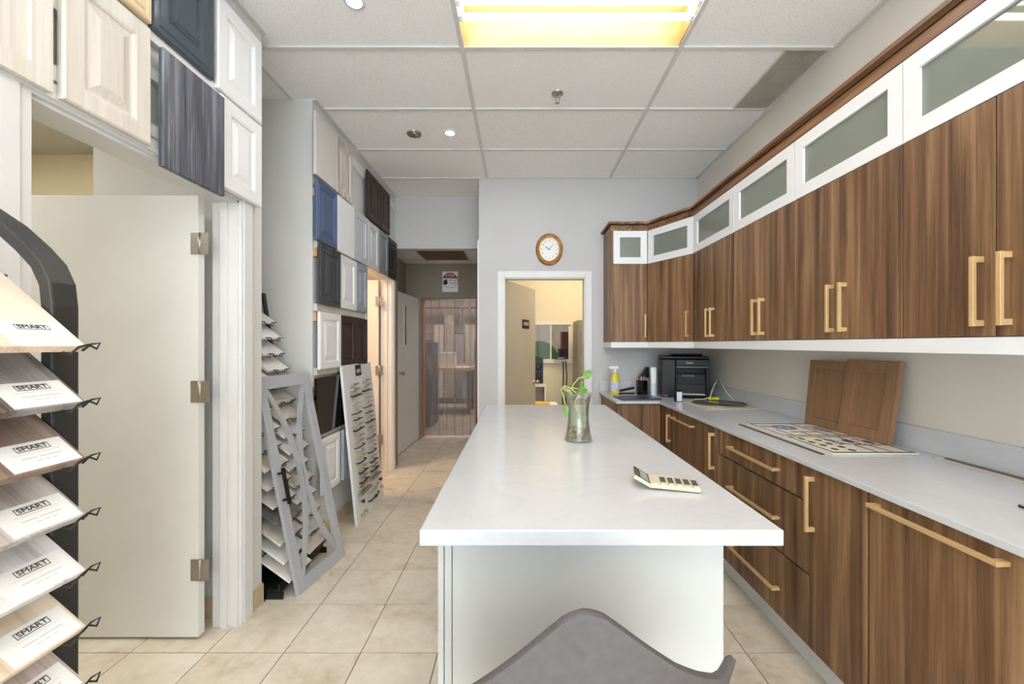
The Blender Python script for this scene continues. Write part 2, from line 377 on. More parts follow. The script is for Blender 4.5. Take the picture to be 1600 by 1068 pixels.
# ---- doors
def hinge(parent, x, y, z, name='hinge'):
    m = MB().tube([(x, y, z-.05), (x, y, z+.05)], .007, 8)
    h = m.build(name, STEEL, parent); 
    MB().box(x-.042, x-.002, y-.002, y+.001, z-.05, z+.05).box(x+.003, x+.04, y-.002, y+.001, z-.05, z+.05).build('hinge_leaf', STEEL, h)
d1 = struct('door_1', MB().box(-2.31, -1.50, 1.945, 1.985, .012, 2.078), DOORP, 'plain grey white door standing open against the side room wall', .002)
for z in (.33, 1.16, 1.85): hinge(d1, -1.487, 1.938, z)
d2 = struct('door_2', MB().box(-2.31, -1.53, 4.52, 4.56, .012, 2.08), TRIMC, 'warm white door open behind the sample wall doorway', .002)
for z in (.35, 1.1, 1.85): hinge(d2, -1.515, 4.512, z)
KN = [(.0, 0), (.024, 0), (.026, .006), (.012, .012), (.011, .03), (.022, .036), (.028, .05), (.024, .064), (.0, .07)]
def knob(parent, M): MB().lathe(KN, 16, M).build('door_knob', STEEL, parent)
# hallway door, hinged on end wall, standing along the hallway
d3 = struct('door_3', MB().box(0, .90, 0, .042, .012, 2.045), DOORP, 'grey door with narrow vision pane standing open in the hallway', .002)
p0 = Vector((-1.505, 5.155, 0)); p1 = Vector((-1.46, 6.05, 0)); d3.matrix_world = plane_mat(p0, p1-p0, (0, 0, 1))
gl = MB().box(.24, .33, -.006, .004, 1.36, 1.90).build('vision_frame', TRIM, d3)
MB().box(.255, .315, -.008, -.004, 1.375, 1.885).build('pane', glassy('dark pane', (70, 84, 84), .2, .3, (90, 104, 104)), gl)
knob(d3, T((.07, 0, 1.02)) @ RX90)
for z in (1.17, 1.02): MB().box(-.003, .002, .008, .034, z-.04, z+.03).build('latch_plate', BLACK, d3)
# office door
d4 = struct('door_4', MB().box(0, .80, 0, .042, .012, 2.035), DOORB, 'beige office door standing half open with a name plate', .002)
p0 = Vector((-.137, 4.23, 0)); p1 = Vector((.168, 4.90, 0)); d4.matrix_world = plane_mat(p0, p1-p0, (0, 0, 1))
pl = MB().box(.42, .60, -.006, 0, 1.56, 1.66).build('name_plate', BLACK, d4)
link('lettering', text_mesh('OFFICE', .05, .13, M=T((.51, -.0065, 1.61)) @ RX90), PAPER, pl)
knob(d4, T((.74, 0, .94)) @ RX90)
# office window
wn = struct('window_1', MB().box(.19, .79, 6.27, 6.31, 1.10, 1.16).box(.19, .79, 6.27, 6.31, 1.68, 1.73).box(.47, .49, 6.29, 6.33, 1.16, 1.69).box(.20, .215, 6.29, 6.33, 1.16, 1.69).box(.75, .78, 6.29, 6.33, 1.16, 1.69), TRIMC, 'interior office window looking into the workshop')
MB().box(.215, .47, 6.318, 6.324, 1.16, 1.69).build('pane', glassy('clear pane', (236, 240, 238), .0), wn)
MB().box(.49, .75, 6.308, 6.314, 1.16, 1.69).build('pane', glassy('clear pane', (236, 240, 238), .0), wn)

# ================================================================== LIGHT FIXTURES
REFL = paint('aged and warm-lit reflector', (206, 168, 108), 0.35)  # amber tone holds warm overexposed tube light as well as ageing
TUBEM = emit('fluorescent tube glow', (246, 250, 255), TUBE)
flabels = {(2, 7): 'open fluorescent ceiling fixture with bare tubes above the island', (2, 4): 'unseen fill fixture with bare tubes, added above the camera end', (2, 1): 'unseen fill fixture with bare tubes, added at the front of the room', (1, 2): 'unseen fill fixture with tubes, added on the left behind the camera', (3, 4): 'unseen fill fixture with tubes, added on the right above the near counter'}
for (i, j) in FIX:
    x0, x1, y0, y1 = cxs[i]+.012, min(cxs[i+1]-.012, 1.75), cys[j]+.012, cys[j+1]-.012
    f = thing('ceiling_light', flabels[(i, j)], 'light', ((x0+x1)/2, (y0+y1)/2, 3.04), 0, 'fluorescent ceiling fixtures')
    hx, hy = (x1-x0)/2, (y1-y0)/2
    mb = MB().box(-hx, hx, -hy, hy, .125, .13)
    for sgn in (-1, 1):
        mb.add([(-hx, sgn*hy, 0), (hx, sgn*hy, 0), (hx, sgn*(hy-.05), .125), (-hx, sgn*(hy-.05), .125)], [(0, 1, 2, 3)])
        mb.add([(sgn*hx, -hy, 0), (sgn*hx, hy, 0), (sgn*hx, hy-.05, .125), (sgn*hx, -hy+.05, .125)], [(0, 1, 2, 3)])
    mb.build('reflector', REFL, f)
    MB().box(-hx, hx, -.04, .04, .085, .125).build('ballast_cover', REFL, f)
    for k, yy in enumerate((-.185, -.09, .005, .10)):
        MB().tube([(-hx+.02, yy, .014), (hx-.02, yy, .014)], .0155, 12).build('tube', TUBEM, f)
        for sgn in (-1, 1): MB().box(sgn*(hx-.012)-.012, sgn*(hx-.012)+.012, yy-.016, yy+.016, .002, .125).build('tube_holder', TRIM, f)
DL = emit('downlight glow', (244, 248, 255), DOWN)
for (x, y, lb) in ((-.80, 2.02, 'bright round recessed downlight near the hung door samples'), (-.543, 3.27, 'bright round recessed downlight beside the unlit eyeball lamp'), (-.80, .2, 'unseen fill downlight added above the near display rack'), (-.80, -1.2, 'unseen fill downlight added at the front left')):  # last two are out of view, added as fill light
    d = thing('recessed_downlight', lb, 'light', (x, y, 3.045), 0, 'recessed ceiling downlights')
    MB().lathe([(.030, -.004), (.044, -.008), (.05, -.002), (.05, .0)], 24).build('trim_ring', TRIM, d)
    MB().lathe([(0, -.0055), (.040, -.0055), (.040, 0)], 24).build('lens', DL, d)
ey = thing('eyeball_spotlight', 'unlit chrome eyeball spotlight set in the ceiling tile', 'light', (-.828, 3.28, 3.045))
MB().lathe([(.034, -.002), (.052, -.012), (.058, -.006), (.058, 0)], 24).build('trim_ring', STEEL, ey)
MB().lathe([(0, -.006), (.016, -.014), (.03, -.016), (.036, -.006), (.036, 0)], 20, Matrix.Rotation(R(22), 4, 'Y')).build('eyeball', STEEL, ey)
sp = thing('fire_sprinkler', 'small metal fire sprinkler hanging from the ceiling tile', 'sprinkler', (.255, 2.76, 3.045))
MB().lathe([(0, -.01), (.022, -.012), (.038, -.006), (.04, 0)], 20).build('rose', STEEL, sp)
MB().tube([(0, 0, -.008), (0, 0, -.03)], .006, 8).tube([(-.012, 0, -.028), (-.009, 0, -.05), (0, 0, -.062)], .0025, 6).tube([(.012, 0, -.028), (.009, 0, -.05), (0, 0, -.062)], .0025, 6).lathe([(0, -.064), (.014, -.064), (.014, -.066), (0, -.066)], 12).build('frame', STEEL, sp)
vt = thing('ceiling_vent', 'beige egg-crate return air grille along the right wall', 'vent', (1.50, 2.339, 3.045))
GR = paint('aged grille plastic', (190, 184, 170), 0.6); DG = paint('dark duct', (96, 88, 76), 0.8)
MB().box(.0, .27, 0, .6, .03, .035).build('duct_backing', DG, vt)
mb = MB().box(0, .012, 0, .6, -.006, .01).box(.243, .255, 0, .6, -.006, .01).box(0, .255, 0, .012, -.006, .01).box(0, .255, .588, .6, -.006, .01)
mb.build('frame', GRID, vt)
mb = MB()
for k in range(1, 44): mb.box(.012, .243, .012+k*.0131-.0016, .012+k*.0131+.0016, -.004, .010)
for k in range(1, 18): mb.box(.012+k*.0131-.0016, .012+k*.0131+.0016, .012, .588, -.004, .010)
tag(mb.build('grille', GR, vt), kind='stuff')
hv = thing('hall_vent', 'brown square air grille in the hallway ceiling', 'vent', (-1.30, 5.235, 2.562))
HB = paint('brown grille', (120, 98, 72), 0.7)
MB().box(0, .59, 0, .57, .01, .02).build('grille_back', HB, hv)
mb = MB()
for k in range(14): mb.box(0, .59, k*.042, k*.042+.02, -.004, .008)
mb.build('slats', HB, hv)
# lamps of the neighbouring rooms
def panel_lamp(name, label, x, y, z, sx, sy, c, s):
    t = thing(name, label, 'light', (x, y, z))
    MB().box(-sx, sx, -sy, sy, -.02, 0).build('housing', TRIM, t)
    MB().box(-sx+.03, sx-.03, -sy+.03, sy-.03, -.026, -.021).build('diffuser', emit(name+' glow %g' % s, c, s), t)
panel_lamp('office_lamp', 'warm ceiling lamp in the office', .9, 5.2, 3.098, .5, .25, (255, 236, 204), 12)
panel_lamp('unseen_side_lamp', 'ceiling lamp in the side room near the front', -2.6, .5, 2.748, .3, .3, (248, 249, 250), 7)
panel_lamp('unseen_side_lamp', 'added unseen lamp in the side room that brightens the cream wall', -3.35, 1.6, 2.748, .25, .25, (255, 250, 242), 17)  # out of view, added so the cream wall is lit
panel_lamp('far_room_lamp', 'warm ceiling lamp in the room behind the sample wall', -2.3, 3.8, 2.75, .3, .3, (255, 222, 190), 16)
panel_lamp('workshop_lamp', 'ceiling lamp above the workshop floor', -1.4, 8.2, 4.0, 1.0, .3, (250, 246, 244), 13)
panel_lamp('workshop_lamp', 'ceiling lamp deeper in the workshop', 1.0, 9.5, 4.0, 1.0, .3, (250, 246, 244), 10)

# ================================================================== CABINET RUN
def slab(name, x0, x1, z0, z1, t, mt, parent, y=0.0, bevel=.0015, gap=.002):
    """flat front in the unit's local frame; its own origin so grain differs"""
    o = MB().box(gap, x1-x0-gap, 0, t, gap, z1-z0-gap).build(name, mt, parent, bevel); o.location = (x0, y, z0); return o
def bar_handle(parent, x, z, L, vertical=True, s=.0062, out=.032):
    mb = MB()
    if vertical:
        mb.box(x-s, x+s, -out-.004, -out+.008, z, z+L)
        for zz in (z+.001, z+L-.019): mb.box(x-s, x+s, -out+.007, -.0005, zz, zz+.018)
    else:
        mb.box(x, x+L, -out-.004, -out+.008, z-s, z+s)
        for xx in (x+.001, x+L-.019): mb.box(xx, xx+.018, -out+.007, -.0005, z-s, z+s)
    o = mb.build('handle', BRASS, parent, .001); return o
GLP = glassy('grey green cabinet glass', (222, 228, 222), .04, .6, (196, 202, 192))
ZB, ZM, ZT, ZCR = 1.403, 2.115, 2.42, 2.495
def glass_door(parent, x0, x1, hinge_=True):
    w_, h_ = x1-x0, ZT-ZM; fw = .062
    g = MB().rings(w_, h_, [(.002, .02), (.002, .001), (.003, 0), (fw, 0), (fw, .02)], cap=False).build('glass_door', WHITEP, parent)
    g.location = (x0, 0, ZM)
    MB().box(fw-.004, w_-fw+.004, .012, .016, fw-.004, h_-fw+.004).build('pane', GLP, g)
    if hinge_: MB().box(w_-fw-.06, w_-fw-.01, .03, .06, h_-fw-.045, h_-fw-.02).build('hinge_cup', STEEL, g)
def carcass(parent, W, D):
    MB().box(.001, W-.001, .021, D, ZB, ZM).build('body', INNER, parent)
    MB().box(.001, .017, .021, D, ZM, ZT).box(W-.017, W-.001, .021, D, ZM, ZT).box(.017, W-.017, D-.012, D, ZM, ZT).box(.017, W-.017, .021, D-.012, ZT-.016, ZT).box(.017, W-.017, .021, D-.012, ZM, ZM+.012).build('glazed_compartment', INNER, parent)
XU = 1.41
ub = [3.36, 2.73, 2.13, 1.53, .93, .33, -.27]
ulab = ['walnut wall cabinet unit with small glass top next to the corner unit', 'walnut wall cabinet unit second along from the corner unit', 'walnut wall cabinet unit above the two leaning oak doors', 'large walnut wall cabinet unit nearest the right picture edge', 'walnut wall cabinet unit just past the right picture edge', 'walnut wall cabinet unit beside the camera']
for k in range(6):
    W = ub[k]-ub[k+1]
    u = thing('wall_cabinet', ulab[k], 'cabinet', (XU, ub[k], 0), R(-90), 'walnut wall cabinets on the right wall')
    carcass(u, W, XR-XU)
    h = W/2
    dl = slab('door', 0, h, ZB, ZM, .02, WALNUT, u); bar_handle(dl, h-.036, .032, .213)
    dr = slab('door', h, W, ZB, ZM, .02, WALNUT, u); bar_handle(dr, .036, .032, .213)
    glass_door(u, 0, W)
# diagonal corner unit
A = Vector((1.175, 3.80, 0)); B = Vector((1.41, 3.362, 0)); ang = math.atan2(B.y-A.y, B.x-A.x); L = (B-A).length
u = thing('corner_wall_cabinet', 'angled walnut corner wall cabinet with white glass top door', 'cabinet', A, ang)
inv = (T(A) @ Matrix.Rotation(ang, 4, 'Z')).inverted()
def loc2(p): q = inv @ Vector((p[0], p[1], 0)); return (q.x, q.y)
nrm = Vector((-math.sin(ang), math.cos(ang), 0))*.021
poly = [loc2(p) for p in (A+nrm, B+nrm, (XR, B.y+.003), (XR, YB), (A.x+.003, YB))]
MB().prism(poly, ZB, ZM).build('body', INNER, u)
MB().prism(poly, ZM, ZM+.012).prism(poly, ZT-.016, ZT).prism([loc2(p) for p in ((XR-.012, B.y+.01), (XR, B.y+.01), (XR, YB), (XR-.012, YB))], ZM+.012, ZT-.016).prism([loc2(p) for p in ((A.x+.01, YB-.012), (XR-.012, YB-.012), (XR-.012, YB), (A.x+.01, YB))], ZM+.012, ZT-.016).build('glazed_compartment', INNER, u)
dd = slab('door', 0, L, ZB, ZM, .02, WALNUT, u); bar_handle(dd, L-.05, .04, .213)
glass_door(u, 0, L)
# back wall unit
u = thing('end_wall_cabinet', 'narrow walnut wall cabinet at the far end beside the office doorway', 'cabinet', (.86, 3.80, 0))
WE = 1.173-.86
carcass(u, WE, .35)
MB().box(-.018, 0, .0, .35, ZB, ZT).build('end_panel', WALNUT, u)
de = slab('door', 0, WE, ZB, ZM, .02, WALNUT, u); bar_handle(de, WE-.03, .04, .213)
glass_door(u, 0, WE)
# crown moulding and light rail swept along the run
def sweep_run(off0, off1, z0, z1, y_end=-.27):
    """band following the cabinet fronts: offset outwards off1 (front) .. off0 (back)"""
    def line(o):
        pts = [(.842-o, YB), (.842-o, 3.80-o), (1.175-o*.52, 3.80-o), (1.41-o, 3.36-o*.25), (1.41-o, y_end)]
        return pts
    a, b = line(off1), line(off0); n = len(a); mb = MB()
    for i in range(n-1):
        V = [(*a[i], z0), (*a[i+1], z0), (*b[i+1], z0), (*b[i], z0), (*a[i], z1), (*a[i+1], z1), (*b[i+1], z1), (*b[i], z1)]
        mb.add(V, [(0, 3, 2, 1), (4, 5, 6, 7), (0, 1, 5, 4), (1, 2, 6, 5), (2, 3, 7, 6), (3, 0, 4, 7)])
    return mb
cr = thing('crown_moulding', 'walnut crown moulding along the top of the wall cabinets', 'moulding', (0, 0, 0))
WALNUTY = wood('walnut laminate lengthwise', (74, 48, 32), (128, 92, 64), (176, 138, 102), 0.42, 7.0, 0.4, 'Y')
sweep_run(-.03, .001, ZT+.001, ZCR-.028).build('fascia', WALNUTY, cr)
sweep_run(-.03, -.004, ZCR-.028, ZCR-.018).build('shadow_groove', DKGAP, cr)
sweep_run(-.03, .028, ZCR-.018, ZCR).build('cap', WALNUTY, cr)
lr = thing('light_rail', 'white valance strip under the wall cabinets', 'moulding', (0, 0, 0))
sweep_run(-.020, .0, ZB-.052, ZB-.001).build('valance', WHITEP, lr)
MB().box(1.43, XR, -.27, 3.36, ZB-.018, ZB-.001).build('underside', WHITEP, lr)

# base cabinets ----------------------------------------------------
ZW, ZW0, ZK = .915, .893, .156
XF = 1.172
TOE = paint('white toe kick', (226, 225, 222), 0.4)
def base_unit(name, label, y0, y1, group='walnut base cabinets on the right wall'):
    W = y0-y1; u = thing(name, label, 'cabinet', (XF, y0, 0), R(-90), group)
    MB().box(.0005, W-.0005, .021, XR-XF-.001, ZK, ZW0-.002).build('body', DKGAP, u)
    MB().box(0, W, .085, .10, 0, ZK).build('toe_kick', TOE, u)
    return u, W
u, W = base_unit('base_cabinet', 'narrow walnut base cabinet at the inner corner with upright brass handle', 3.43, 3.18)
d = slab('door', 0, W, ZK, ZW0-.006, .02, WALNUT, u); bar_handle(d, W-.04, .47, .213)
u, W = base_unit('pull_out_cabinet', 'walnut base cabinet front with a single level brass pull under the round glass disc', 3.18, 2.72)
d = slab('drawer_front', 0, W, ZK, ZW0-.006, .02, WALNUT, u); bar_handle(d, .05, .675, .36, False)
u, W = base_unit('base_cabinet', 'narrow walnut base cabinet just left of the drawer stack with upright brass handle', 2.72, 2.453)
d = slab('door', 0, W, ZK, ZW0-.006, .02, WALNUT, u); bar_handle(d, W-.045, .475, .22)
u, W = base_unit('drawer_cabinet', 'walnut base cabinet with three wide drawers and brass pulls', 2.453, 1.683)
for (a, b, hz) in ((.742, ZW0-.006, .075), (.45, .738, .15), (ZK, .446, .125)):
    d = slab('drawer', 0, W, a, b, .02, WALNUT, u, gap=.002); bar_handle(d, .165, hz, .42, False)
u, W = base_unit('base_cabinet', 'narrow walnut base cabinet between the drawer stack and the wide panel', 1.683, 1.402)
d = slab('door', 0, W, ZK, ZW0-.006, .02, WALNUT, u); bar_handle(d, .028, .48, .22)
u, W = base_unit('dishwasher_cabinet', 'wide walnut panel front with a long level brass bar handle', 1.395, .80)
d = slab('panel', 0, W, ZK, ZW0-.006, .02, WALNUT, u, gap=.003); bar_handle(d, .03, .70, .375, False)
u, W = base_unit('base_cabinet', 'walnut base cabinet just past the lower right picture edge', .80, .2)
for (a, b, hx) in ((0, W/2, W/2-.035), (W/2, W, .035)):
    d = slab('door', a, b, ZK, ZW0-.006, .02, WALNUT, u); bar_handle(d, hx, .48, .22)
u, W = base_unit('base_cabinet', 'walnut base cabinet beside the camera', .2, -.27)
d = slab('door', 0, W, ZK, ZW0-.006, .02, WALNUT, u); bar_handle(d, .03, .48, .22)
u = thing('end_base_cabinet', 'walnut base cabinet under the spray bottle at the far end', 'cabinet', (.838, 3.44, 0))
MB().box(0, XR-.845, .021, YB-3.447, ZK, ZW0-.002).build('body', DKGAP, u)
MB().box(-.018, 0, 0, YB-3.447, 0, ZW0-.002).build('end_panel', WALNUT, u)
MB().box(0, .40, .07, .085, 0, ZK).build('toe_kick', TOE, u)
slab('door', 0, .182, ZK, ZW0-.006, .02, WALNUT, u); slab('door', .182, .334, ZK, ZW0-.006, .02, WALNUT, u)
# worktop
wt = thing('worktop', 'white quartz worktop along the right and back walls', 'worktop', (1.15, .0, ZW0))
Mi = T((-1.15, 0, -ZW0))
MB().prism([(1.15, -.29), (XR-.001, -.29), (XR-.001, YB-.001), (.80, YB-.001), (.80, 3.415), (1.15, 3.415)], ZW0, ZW, Mi).build('top', QUARTZ, wt, .002)
MB().box(XR-.021, XR-.001, -.29, YB-.021, ZW, 1.018, Mi).build('backsplash', QUARTZ, wt, .0015)
MB().box(.80, XR-.001, YB-.021, YB-.001, ZW, 1.018, Mi).build('backsplash', QUARTZ, wt, .0015)

# ================================================================== ISLAND
isl = thing('kitchen_island', 'white panelled island under the long worktop', 'island', (.18, 1.2, 0))
ISW = paint('white island panel', (206, 207, 204), 0.4, var=0.008)
MB().box(-.372, .41, 0, .018, 0, .874).build('front_panel', ISW, isl, .0015)
MB().box(-.395, -.374, -.001, 1.90, 0, .874).build('side_panel', ISW, isl, .0015)
MB().box(-.414, -.397, -.001, 1.90, 0, .874).build('corner_panel', ISW, isl, .0015)
MB().box(.392, .41, .019, 1.90, 0, .874).build('side_panel', ISW, isl, .0015)
MB().box(-.374, .392, 1.882, 1.90, 0, .874).build('back_panel', ISW, isl, .0015)
iw = MB().box(-.25, .664, 1.042, 3.215, .875, .915).build('island_worktop', QUARTZ, None, .003)
tag(iw, 'long white quartz island worktop holding the vase and calculator', 'worktop')

# ================================================================== SAMPLE DOORS
def sample(name, label, style, mt, loc, w_, h_, rz=R(90), t=.02, fw=.055, M=None, dp=.008, group='cabinet door samples on the left walls', panel_mt=None, cat='door sample'):
    o = thing(name, label, cat, loc, rz, group, M)
    pm = panel_mt or mt
    if style == 'slab':
        MB().rings(w_, h_, [(0, t), (0, .002), (.002, 0)], True, True).build('slab', mt, o)
    elif style == 'shaker':
        MB().rings(w_, h_, [(0, t), (0, .0015), (.0015, 0), (fw, 0), (fw+.001, dp)], False, True).build('frame', mt, o)
        MB().rings(w_, h_, [(fw, dp), (fw+.02, dp+.0002)], True).build('panel', pm, o)
    elif style == 'raised':
        MB().rings(w_, h_, [(0, t), (0, .006), (.002, .003), (.007, 0), (fw-.012, 0), (fw-.004, .003), (fw, .010)], False, True).build('frame', mt, o)
        MB().rings(w_, h_, [(fw-.001, .010), (fw+.008, .0105), (fw+.034, .002), (fw+.038, .001)], True).build('panel', pm, o)
    elif style == 'bead':
        MB().rings(w_, h_, [(0, t), (0, .005), (.005, 0), (.018, 0), (.022, .004), (.028, .004), (.032, 0), (fw-.01, 0), (fw, .009)], False, True).build('frame', mt, o)
        MB().rings(w_, h_, [(fw-.001, .009), (fw+.006, .0095), (fw+.02, .004), (fw+.026, .004), (fw+.03, .001)], True).build('panel', pm, o)
    return o
MW = paint('matt white door', (232, 233, 233), .4, var=.006)
MBEIGE = paint('grey beige door', (206, 203, 195), .45, var=.01)
MWASH = wood('whitewashed wood', (150, 136, 126), (198, 188, 180), (224, 218, 212), .6, 11)
MDKB = wood('dark espresso wood', (38, 26, 24), (58, 42, 40), (76, 58, 54), .45, 12)
MBLUE = paint('denim blue door', (82, 98, 130), .42, var=.02)
MLG = paint('light grey door', (196, 200, 206), .42, var=.008)
MLG2 = paint('pale cool grey door', (208, 210, 212), .42, var=.008)
MG = paint('mid grey door', (138, 140, 144), .42, var=.01)
MG2 = paint('blue grey door', (158, 164, 174), .42, var=.01)
MBLK = wood('black brown wood', (22, 20, 20), (38, 34, 33), (56, 50, 48), .4, 12)
MCHAR = wood('charcoal grained wood', (44, 46, 50), (70, 72, 76), (98, 100, 104), .5, 14)
MSTR = wood('grey striped wood', (58, 58, 66), (92, 94, 102), (136, 140, 148), .45, 16)
MDKG = paint('glossy slate door', (70, 80, 88), .16, var=.03)
MCRM = wood('cream woodgrain', (208, 200, 186), (220, 213, 201), (228, 222, 212), .45, 10)
MGOLD = paint('cream door with tan glaze', (224, 200, 160), .45, var=.05)
MGLOSS = paint('high gloss black brown', (24, 18, 16), .04, var=.02, spec=.6)
ZR = [(2.52, .43), (2.085, .425), (1.66, .415), (1.21, .40), (.76, .40), (.335, .395)]
XN, XFAR = XL+.047, XLF+.045
# far wall ------------------------------------------------
def far(row, y0, y1, style, mt, label, dx=0, **kw):
    z, h = ZR[row]; return sample('door_sample', label, style, mt, (XFAR+dx, y0+.003, z), y1-y0-.006, h-.006, **kw)
far(0, 2.775, 3.09, 'slab', MBEIGE, 'plain grey beige slab door sample highest at the wall corner')
far(0, 3.095, 3.40, 'raised', MWASH, 'whitewashed raised panel door sample in the top row')
far(0, 3.71, 4.05, 'raised', MDKB, 'left of two dark espresso door samples in the top row', dx=.008)
far(0, 4.055, 4.35, 'raised', MDKB, 'right of two dark espresso door samples in the top row', dx=.008)
far(1, 2.79, 3.11, 'bead', MBLUE, 'denim blue raised panel door sample')
far(1, 3.11, 3.425, 'slab', MW, 'plain white slab door sample beside the blue one')
far(1, 3.425, 3.74, 'shaker', MLG, 'light grey shaker door sample in the second row')
far(1, 3.74, 4.03, 'raised', MLG2, 'pale cool grey raised door sample in the second row')
far(1, 4.03, 4.32, 'raised', MG, 'mid grey raised door sample in the second row')
far(1, 4.32, 4.62, 'raised', MBLK, 'black brown door sample above the doorway casing')
far(2, 2.82, 3.147, 'bead', MCHAR, 'charcoal woodgrain door sample below the blue one', dx=.01)
far(2, 3.147, 3.475, 'raised', MW, 'white raised panel door sample beside the charcoal one')
far(2, 3.475, 3.725, 'raised', MG2, 'blue grey raised door sample beside the doorway')
far(3, 2.81, 3.15, 'raised', MW, 'white raised panel door sample left of the dark brown pair', dx=.012)
far(3, 3.155, 3.46, 'raised', MDKB, 'left of the dark espresso pair above the handle board')
far(3, 3.462, 3.725, 'raised', MDKB, 'right of the dark espresso pair above the handle board')
far(4, 2.80, 3.155, 'slab', MGLOSS, 'glossy black slab door sample with mirror reflections', dx=-.004)
far(4, 3.16, 3.60, 'slab', MGLOSS, 'glossy black slab door sample partly behind the handle board', dx=-.004)
far(5, 2.86, 3.155, 'raised', MW, 'lowest white raised panel door sample near the floor', dx=.004)
far(5, 3.20, 3.50, 'shaker', MLG, 'lowest light grey door sample behind the handle board', dx=.004)
for k, (z, y0, y1) in enumerate(((2.86, 3.42, 3.70), (2.86, 4.36, 4.66))):
    struct('trim_%d' % (8+k), MB().box(XLF, XLF+.024, y0, y1, z, z+.075), WHITEP, 'white hanging rail at the top of the sample wall')
BAT = paint('pale batten', (206, 200, 188), .6)
n = 10
for z in (2.47, 2.04, 1.61, 1.17, .735):
    struct('trim_%d' % n, MB().box(XLF, XLF+.022, 2.84, 3.725 if z < 2.1 else 4.64, z, z+.05), BAT, 'pale batten between rows of door samples'); n += 1
for z in (2.41, 2.0, 1.56, 1.11):
    struct('trim_%d' % n, MB().box(XLF, XLF+.024, 2.825, 2.90, z-.02, z+.035), OAK, 'raw oak batten end behind the door samples'); n += 1
# near wall ------------------------------------------------
def near(y0, y1, z, h, style, mt, label, dx=0, **kw):
    return sample('door_sample', label, style, mt, (XN+dx, y0+.003, z), y1-y0-.006, h-.006, **kw)
near(1.842, 2.165, 2.52, .43, 'raised', MW, 'white raised panel door sample against the ceiling at the near wall end', fw=.07)
near(1.866, 2.165, 2.09, .425, 'raised', MW, 'white raised panel door sample just above the open door frame', fw=.07)
near(1.514, 1.826, 2.535, .43, 'bead', MDKG, 'glossy slate grey framed door sample', fw=.075)
near(1.535, 1.859, 2.04, .445, 'slab', MSTR, 'grey striped woodgrain slab door sample', dx=.02)
near(1.20, 1.510, 2.54, .43, 'bead', MGOLD, 'cream and tan glazed door sample at the top left', panel_mt=MCRM, dx=.006)
near(1.215, 1.514, 2.10, .43, 'raised', MCRM, 'large cream woodgrain raised door sample above the doorway', fw=.07)
near(.89, 1.195, 2.10, .43, 'shaker', MCRM, 'cream woodgrain door sample nearest the left picture edge')
near(.56, .885, 2.10, .43, 'raised', MW, 'white raised door sample just past the left picture edge')
near(.88, 1.195, 2.54, .43, 'raised', MW, 'white raised door sample high past the upper left picture edge')
for z in (2.095, 2.15, 2.36, 2.50, 2.80):
    struct('trim_%d' % n, MB().box(XL, XL+.026, .5, 2.165, z, z+.045), WHITEP, 'white hanging rail behind the near door samples'); n += 1

# ================================================================== HANDLE DISPLAY BOARD
P0 = Vector((-1.226, 3.158, 0.001)); P1 = Vector((-1.248, 3.83, 0.001)); BM = plane_mat(P0, P1-P0, (-.118, 0, 1.22))
hb = thing('handle_display_board', 'white leaning board covered with sample cabinet handles', 'display board', M=BM)
MB().box(0, .672, 0, .02, 0, 1.225).build('board', WHITEP, hb, .002)
lg = MB().box(.27, .40, -.003, 0, 1.125, 1.215).build('logo_plate', BLACK, hb)
link('lettering', text_mesh('apri', .06, .09, M=T((.335, -.0035, 1.17)) @ RX90), PAPER, lg)
CHR = paint('satin nickel', (178, 176, 170), .3, .85); BR2 = paint('soft brass', (206, 184, 138), .35, .6)
hm = {}
def pull(L, mt, s, arch):
    k = (round(L, 3), mt.name, s, arch)
    if k not in hm:
        mb = MB()
        if arch: mb.tube([(-L/2, 0, 0), (-L/2+.008, -.022, 0), (-L/2+.03, -.03, 0), (0, -.032, 0), (L/2-.03, -.03, 0), (L/2-.008, -.022, 0), (L/2, 0, 0)], s, 6)
        else:
            mb.box(-L/2, L/2, -.032, -.032+2*s, -s, s)
            for xx in (-L/2+.025, L/2-.025): mb.box(xx-s, xx+s, -.032+2*s, 0, -s, s)
        me = mb.mesh('pull_handle'); me.transform(Matrix.Diagonal((.92, 1, .72, 1))); me.materials.append(mt); hm[k] = me
    return hm[k]
rows = [(1.065, .13, CHR, .006, 0), (1.025, .15, BR2, .008, 0), (.975, .20, BLACK, .007, 0), (.915, .12, CHR, .004, 0), (.875, .16, BR2, .005, 0), (.835, .19, BLACK, .006, 1),
        (.785, .16, BLACK, .005, 0), (.745, .18, BR2, .005, 0), (.705, .21, BLACK, .006, 0), (.655, .13, CHR, .005, 0), (.615, .17, BR2, .006, 0), (.57, .20, BLACK, .006, 1),
        (.53, .13, CHR, .005, 1), (.49, .16, BR2, .005, 1), (.45, .19, BLACK, .007, 1), (.405, .15, BR2, .005, 0), (.365, .19, BLACK, .006, 0), (.325, .16, CHR, .006, 0), (.29, .20, BLACK, .006, 0)]
for cx_, dz in ((.185, 0), (.46, .012)):
    for (z, L_, mt, s, ar) in rows:
        o = link('pull_handle', pull(L_, mt, s, ar), mt, hb); o.location = (cx_+random.uniform(-.012, .012), 0, z+dz)
for (x, z) in ((.185, .205), (.46, .235)):
    MB().box(x-.12, x+.12, -.035, 0, z-.004, z+.012).build('edge_pull', MG, hb); 
    MB().box(x-.10, x+.10, -.025, 0, z+.04, z+.055).build('edge_pull', BR2, hb)
KNB = [(0, 0), (.007, 0), (.006, .012), (.016, .018), (.016, .026), (0, .03)]
for (x, z, mt) in ((.12, .145, BLACK), (.585, .17, BLACK), (.09, .05, BR2), (.17, .05, CHR), (.60, .10, BR2)):
    MB().lathe(KNB, 12, T((x, 0, z)) @ RX90).build('knob', mt, hb)
